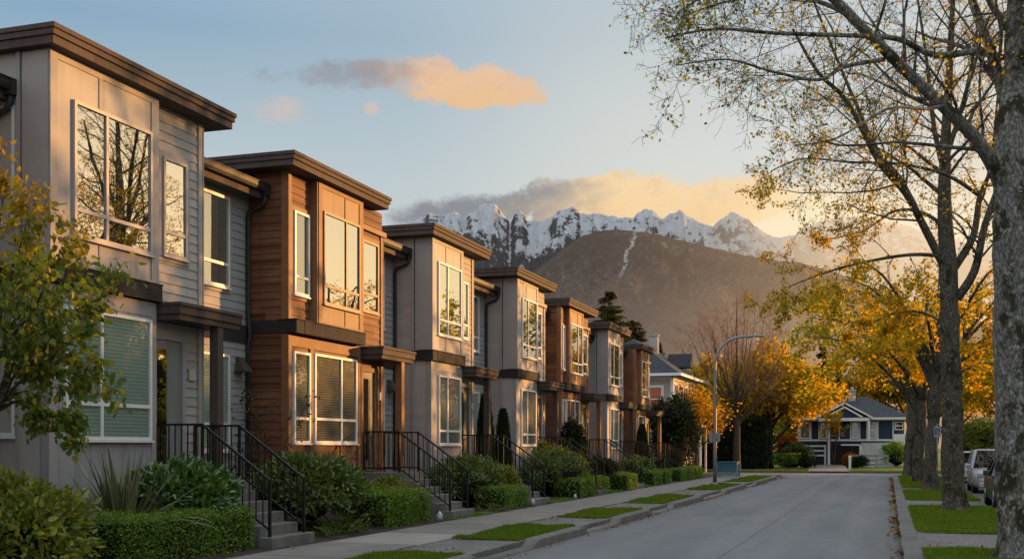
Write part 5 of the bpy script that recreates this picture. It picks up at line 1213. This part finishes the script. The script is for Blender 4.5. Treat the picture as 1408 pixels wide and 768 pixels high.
# ------------------------------------------------------------------ mountains
def interp(tab, x): xs, ys = zip(*tab); return np.interp(x, xs, ys)
FWD = -YAW
def terrain(name, prof, r0, rr, r1, na, nr, amp, m, az0, az1, ksc, sharp, seed, exp=1.2, ridge_noise=.12):
    az = np.linspace(az0, az1, na); rad = np.concatenate([np.linspace(r0, rr, nr), np.linspace(rr, r1, nr // 4)[1:]]); k = len(rad)
    V = np.zeros((na, k, 3)); off = Vector((seed * 13.7, seed * 5.1, 0))
    for i, a in enumerate(az):
        t_ = math.tan(a - FWD); px = 704 + FOC * t_ ; jag = (12 * abs(noise.noise(Vector((px * .0125, seed, 0)))) + 4.5 * abs(noise.noise(Vector((px * .055, seed + 9, 0)))) + 3.5 * abs(noise.noise(Vector((px * .16, seed, 4)))) - 4.2) if sharp else 1.0 * noise.fractal(Vector((px * .3, seed, 0)), .5, 2, 4)
        dfw = rr * math.cos(a - FWD); H = EYE + (614 - interp(prof, px) + jag) * dfw / FOC
        for j, r_ in enumerate(rad):
            u = (r_ - r0) / (rr - r0) if r_ <= rr else 1 - (r_ - rr) / (r1 - rr) * .6
            x, y = math.sin(a) * r_, math.cos(a) * r_
            q = Vector((a * ksc, r_ / rr * ksc * (.55 if sharp else .22), 0)) + off; q.x += .5 * noise.noise(q * .8 + Vector((3, 7, 1))) + .35 * (u_ := (r_ - r0) / (rr - r0))
            n1 = noise.ridged_multi_fractal(q, .9, 2.1, 6, 1.0, 2.0) / 2.2 - .45 if sharp else noise.fractal(q * 1.3, .8, 2.1, 7)
            n2 = noise.fractal(q * 5, .7, 2.2, 5)
            env = min(1, u * 1.6) * (1 - (1 - ridge_noise) * max(0, min(1, (u - .55) / .45)) ** 1.5)
            V[i, j] = (x, y, max(H, 1) * u ** exp + (n1 * amp + n2 * amp * .14) * env - 3 * (j == 0))
    idx = np.arange(na * k).reshape(na, k)
    F = np.stack([idx[:-1, :-1], idx[:-1, 1:], idx[1:, 1:], idx[1:, :-1]], -1).reshape(-1, 4)
    o = np_obj(name, V.reshape(-1, 3), F[:, ::-1].copy() if True else F, m, smooth=not sharp); return set_(o, kind='structure')
def snow_mat():
    m, k, out = new_mat('snow_and_rock'); pos = wpos(k); s = sepz(k, pos); geo = k.new('ShaderNodeNewGeometry')
    nz = sepz(k, geo.outputs['Normal'])[2]; az = k.math('ARCTAN2', s[0], s[1])
    cb = k.new('ShaderNodeCombineXYZ'); k.put(cb.inputs[0], k.math('MULTIPLY', az, 260.0)); k.put(cb.inputs[1], k.math('MULTIPLY', s[2], .012)); k.put(cb.inputs[2], k.math('MULTIPLY', s[1], .004))
    rib = k.noise(cb.outputs[0], .55, 7, .72, 'Fac', .8)
    n = k.noise(pos, .0028, 9, .72); n2 = k.noise(pos, .03, 5, .75)
    a = k.math('ADD', k.math('MULTIPLY', nz, .55), k.math('ADD', k.math('MULTIPLY', n, .8), k.math('ADD', k.math('MULTIPLY', n2, .7), k.math('MULTIPLY', rib, .6))))
    a = k.math('ADD', a, k.math('MULTIPLY', k.smooth(s[2], 700, 1500), .22))
    sn = k.smooth(a, 1.555, 1.635)
    rock = k.ramp(n2, [(.3, (.035, .036, .042)), (.7, (.11, .105, .10))])
    col = k.mix(sn, rock, (.68, .69, .72))
    d = k.new('ShaderNodeBsdfDiffuse'); k.put(d.inputs[0], col)
    k.put(d.inputs['Normal'], k.bump(k.math('ADD', rib, k.math('MULTIPLY', n2, .5)), 1.0, 70))
    # aerial haze painted in as emission: a share of airlight, warmer to the east
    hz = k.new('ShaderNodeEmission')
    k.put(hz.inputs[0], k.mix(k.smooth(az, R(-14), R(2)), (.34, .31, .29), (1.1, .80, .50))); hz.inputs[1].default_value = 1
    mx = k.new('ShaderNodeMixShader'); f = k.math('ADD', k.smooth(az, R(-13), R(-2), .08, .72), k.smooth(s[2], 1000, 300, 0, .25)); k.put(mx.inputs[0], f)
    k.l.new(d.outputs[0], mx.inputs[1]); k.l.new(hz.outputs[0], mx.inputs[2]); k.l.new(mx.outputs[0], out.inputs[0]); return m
def hill_mat():
    m, k, out = new_mat('forested_slope'); pos = wpos(k); s = sepz(k, pos)
    n = k.noise(k.mapping(pos, (1, 1, .6)), .06, 5, .75); n2 = k.noise(pos, .004, 5, .6)
    col = k.ramp(n, [(.40, (.008, .009, .008)), (.52, (.07, .062, .05)), (.68, (.26, .23, .19))])
    az = k.math('ARCTAN2', s[0], s[1]); el = k.math('DIVIDE', s[2], k.math('POWER', k.math('ADD', k.math('MULTIPLY', s[0], s[0]), k.math('MULTIPLY', s[1], s[1])), .5))
    # snow lying in gullies near the top
    g = k.noise(k.mapping(pos, (.02, .004, .004)), 1.0, 5, .7)
    sn = k.math('MULTIPLY', k.smooth(g, .60, .68), k.smooth(s[2], 480, 700)); col = k.mix(k.math('MULTIPLY', sn, .55), col, (.5, .5, .5))
    line = k.math('ABSOLUTE', k.math('ADD', k.math('SUBTRACT', az, R(-12.55)), k.math('ADD', k.math('MULTIPLY', k.math('SUBTRACT', el, .17), -.35), k.math('MULTIPLY', k.math('SUBTRACT', k.noise(pos, .012, 4, .7), .5), .012))))
    chute = k.math('MULTIPLY', k.smooth(line, .0022, .0008), k.math('MULTIPLY', k.smooth(el, .145, .16), k.smooth(el, .193, .183)))
    col = k.mix(k.smooth(n2, .42, .62, 0, .6), col, (.02, .02, .017)); col = k.mix(k.math('MULTIPLY', chute, k.smooth(k.noise(pos, .03, 4, .7), .36, .5)), col, (.62, .60, .60))
    d = k.new('ShaderNodeBsdfDiffuse'); k.put(d.inputs[0], col); k.put(d.inputs['Normal'], k.bump(n, 1.0, 22))
    hz = k.new('ShaderNodeEmission')  # distance haze and warm glow painted on the slope as emission
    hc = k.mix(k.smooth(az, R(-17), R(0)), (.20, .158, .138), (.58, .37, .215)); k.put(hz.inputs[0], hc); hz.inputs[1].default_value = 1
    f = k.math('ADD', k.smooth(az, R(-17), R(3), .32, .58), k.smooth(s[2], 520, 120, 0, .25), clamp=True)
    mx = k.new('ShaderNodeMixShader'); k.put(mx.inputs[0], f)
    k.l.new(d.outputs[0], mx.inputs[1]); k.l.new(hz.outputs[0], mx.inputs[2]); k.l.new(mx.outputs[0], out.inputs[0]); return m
RANGE = [(-400, 420), (300, 380), (480, 340), (540, 318), (580, 300), (620, 293), (640, 296), (648, 290), (664, 281), (678, 279), (690, 288), (702, 303), (708, 287), (716, 285), (728, 300), (740, 303), (756, 304), (770, 292), (786, 286), (800, 288), (815, 294), (830, 299), (850, 303), (868, 303), (876, 293), (888, 286), (900, 288), (912, 298), (922, 290), (934, 290), (948, 298), (965, 308), (980, 315), (992, 308), (1004, 297), (1016, 297), (1030, 306), (1046, 318), (1062, 326), (1080, 328), (1092, 326), (1105, 315), (1122, 306), (1150, 300), (1200, 305), (1280, 320), (1400, 350), (1700, 420), (2600, 500)]
HILL = [(-400, 560), (300, 540), (560, 480), (640, 440), (700, 402), (728, 381), (750, 362), (780, 338), (800, 325), (820, 318), (845, 315), (870, 317), (900, 321), (940, 331), (980, 341), (1020, 350), (1060, 357), (1100, 361), (1150, 375), (1200, 395), (1300, 430), (1500, 480), (1900, 540), (2600, 560)]
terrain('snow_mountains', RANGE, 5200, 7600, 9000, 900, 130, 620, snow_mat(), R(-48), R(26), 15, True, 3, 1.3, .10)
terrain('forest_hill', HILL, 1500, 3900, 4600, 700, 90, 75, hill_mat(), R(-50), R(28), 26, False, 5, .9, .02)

# ------------------------------------------------------------------ sky
w = bpy.data.worlds.new('World'); scene.world = w; w.use_nodes = True
k = NT(w.node_tree); k.n.clear(); out = k.new('ShaderNodeOutputWorld'); bg = k.new('ShaderNodeBackground')
tc = k.new('ShaderNodeTexCoord'); s = sepz(k, tc.outputs['Generated'])
az = k.math('ARCTAN2', s[0], s[1]); el = k.math('ARCSINE', s[2])
dg = 180 / PI; azd = k.math('MULTIPLY', az, dg); eld = k.math('MULTIPLY', el, dg)
sky = k.new('ShaderNodeTexSky', sky_type='NISHITA'); sky.sun_disc = False; sky.sun_elevation = SUN_EL; sky.sun_rotation = SUN_AZ; sky.altitude = 50; sky.air_density = 1.0; sky.dust_density = 1.5; sky.ozone_density = 2.0
SK = 0.10
def C(r_, g_, b_): return (r_ / SK, g_ / SK, b_ / SK)
# broad colour: blue overhead, pale low down, warm towards the sun's quarter
vert = k.ramp(k.math('DIVIDE', eld, 60), [(0, (.86, .72, .48)), (.12, (.82, .80, .70)), (.22, (.60, .69, .71)), (.33, (.29, .46, .62)), (.46, (.50, .66, .84)), (.7, (1.2, 1.33, 1.46)), (1, (1.35, 1.48, 1.6))])
dot = k.new('ShaderNodeVectorMath', operation='DOT_PRODUCT'); k.put(dot.inputs[0], tc.outputs['Generated']); dot.inputs[1].default_value = tuple(Vector((math.sin(R(26)), math.cos(R(26)), .12)).normalized())
vert = k.mix(k.math('MULTIPLY', k.smooth(azd, -42, -16), k.smooth(eld, 40, 24, 0, .55)), vert, (.56, .64, .68))
vert = k.mix(k.math('MULTIPLY', k.smooth(azd, -25, -10), k.smooth(eld, 27, 13, 0, .8)), vert, (.78, .78, .72))
glow = k.smooth(dot.outputs['Value'], .60, .97)
low = k.smooth(eld, 26, 3)
col = k.mix(k.math('MULTIPLY', glow, k.math('ADD', k.math('MULTIPLY', low, .75), .3), clamp=True), vert, k.mix(k.math('MULTIPLY', k.smooth(eld, 7, 15), k.smooth(azd, 12, -1)), (1.22, .89, .41), (.86, .86, .80)))
back = k.smooth(dot.outputs['Value'], .1, -.6); col = k.mix(k.math('MULTIPLY', back, .75), col, (1.05, 1.12, 1.2))
cbA = k.new('ShaderNodeCombineXYZ'); k.put(cbA.inputs[0], azd); k.put(cbA.inputs[1], k.math('MULTIPLY', eld, 1.45)); cbA.inputs[2].default_value = 4.2
nA = k.math('ADD', k.math('MULTIPLY', k.noise(cbA.outputs[0], .62, 7, .62, 'Fac', .5), .8), k.math('MULTIPLY', k.noise(k.mapping(cbA.outputs[0], (1, 1.2, 1), (4, 9, 2)), 2.6, 6, .65, 'Fac', .4), .32)); nA = k.math('SUBTRACT', nA, .06)
nB = k.noise(k.mapping(cbA.outputs[0], (1, 1, 1), (7.3, 2.1, 5)), .8, 4, .6)
nA0 = k.math('SUBTRACT', nA, .5); nB0 = k.math('SUBTRACT', nB, .5)
def cloud(col, a0, e0, wa, we, sc, amt, ccol, off, soft=.35, tilt=0, dens=1.0):
    da = k.math('DIVIDE', k.math('SUBTRACT', azd, a0), wa); de = k.math('DIVIDE', k.math('SUBTRACT', k.math('SUBTRACT', eld, e0), k.math('MULTIPLY', k.math('SUBTRACT', azd, a0), tilt)), we)
    q = k.math('SUBTRACT', 1, k.math('ADD', k.math('MULTIPLY', da, da), k.math('MULTIPLY', de, de)))
    d_ = k.smooth(k.math('ADD', q, k.math('MULTIPLY', nA0 if off < 9 else nA0, amt)), 0, soft)
    return k.mix(k.math('MULTIPLY', d_, dens), col, ccol), nA
def ccol(a0, a1, cl, cr, n_off, e0, e1, under):
    f = k.smooth(k.math('ADD', azd, k.math('MULTIPLY', nB0, (a1 - a0) * 1.1)), a0, a1)
    c_ = k.mix(f, cl, cr)
    c_ = k.mix(k.math('MULTIPLY', k.smooth(nA, .42, .68), .35), c_, tuple(Vector(cl) * .8 + Vector(cr) * .35))
    return k.mix(k.math('MULTIPLY', k.math('MULTIPLY', k.smooth(k.math('ADD', eld, k.math('MULTIPLY', nB0, 1.6)), e0, e1), .75), k.smooth(azd, a0 - 1, a1)), c_, under)
gl = k.math('SUBTRACT', 1, k.math('ADD', k.math('POWER', k.math('DIVIDE', k.math('SUBTRACT', azd, -2.0), 13), 2), k.math('POWER', k.math('DIVIDE', k.math('SUBTRACT', eld, 8.0), 5.5), 2)))
col = k.mix(k.smooth(gl, 0, 1, 0, .8), col, (1.18, .99, .70))
# small cloud high over the roofs and its wisps
c1 = ccol(-26.0, -21.8, (.36, .32, .33), (1.0, .64, .40), 3.3, 18.8, 16.8, (1.0, .60, .26))
col, _ = cloud(col, -27.0, 18.0, 4.2, .75, .55, 3.2, (.34, .34, .37), 1.7, 1.2, .06, .7)
col, _ = cloud(col, -20.4, 17.5, 4.3, .95, .55, 2.6, c1, 2.2, .55, -.03, .95)
col, _ = cloud(col, -24.4, 18.2, 2.6, .85, .8, 2.2, c1, 4.2, 1.0, .03, .85)
col, _ = cloud(col, -22.6, 18.2, 1.7, 1.0, .8, 2.6, c1, 4.2, .8, 0, .9)
col, _ = cloud(col, -19.6, 18.1, 1.3, .8, .9, 2.6, c1, 5.2, .8, 0, .9)
col, _ = cloud(col, -25.5, 16.5, .55, .45, .9, 2.0, (.92, .62, .46), 6.1, 1.2, 0, .7)
col, _ = cloud(col, -30.0, 16.2, 1.8, .8, .8, 3.4, (.80, .60, .52), 7.4, 1.4, .1, .6)
# long bank draped behind the peaks
c2 = ccol(-18.5, -12.5, (.29, .28, .295), (1.12, .78, .40), 9.1, 13.0, 10.4, (1.1, .70, .30))
col, _ = cloud(col, -20.5, 11.7, 5.2, 1.0, .5, 2.2, (.27, .27, .30), 10.5, 1.0, .1, .95)
col, _ = cloud(col, -13.6, 12.2, 5.8, 1.5, .5, 2.4, c2, 11.5, .5, .02, .95)
col, _ = cloud(col, -7.2, 12.0, 3.8, 1.4, .6, 2.4, c2, 12.5, .55, .0, .95)
col, _ = cloud(col, -3.0, 11.0, 5.5, 2.3, .45, 1.6, (1.2, .95, .56), 13.5, 1.3, .0, .9)
nish = k.mix(1, sky.outputs[0], (1.1, 1.0, .95), 'MULTIPLY')
scaled = k.mix(1, col, (1 / SK, 1 / SK, 1 / SK), 'MULTIPLY')
fin = k.mix(.82, nish, scaled)
k.put(bg.inputs[0], fin); bg.inputs[1].default_value = SK
k.l.new(bg.outputs[0], out.inputs[0])

# ------------------------------------------------------------------ sun and camera
sl = bpy.data.lights.new('sun', 'SUN'); sl.energy = 6.8; sl.angle = R(.6); sl.color = (1.0, .48, .135)
so = bpy.data.objects.new('sun', sl); COL.objects.link(so); so.rotation_euler = (-SUN_DIR).to_track_quat('-Z', 'Y').to_euler(); so.location = (30, 40, 40)
cd = bpy.data.cameras.new('camera'); cam = bpy.data.objects.new('camera', cd); COL.objects.link(cam)
cam.location = (0, 0, EYE); cam.rotation_euler = (R(90), 0, YAW)
cd.sensor_width = 36; cd.lens = FOC / 1408 * 36; cd.shift_y = 230 / 1408; cd.clip_end = 40000; cd.clip_start = .1
scene.camera = cam
scene.view_settings.view_transform = 'Standard'; scene.view_settings.look = 'None'; scene.view_settings.exposure = 0; scene.view_settings.gamma = 1
scene.render.engine = 'CYCLES'
scene.cycles.max_bounces = 6; scene.cycles.transparent_max_bounces = 12; scene.cycles.caustics_reflective = False; scene.cycles.caustics_refractive = False
scene.cycles.use_denoising = True
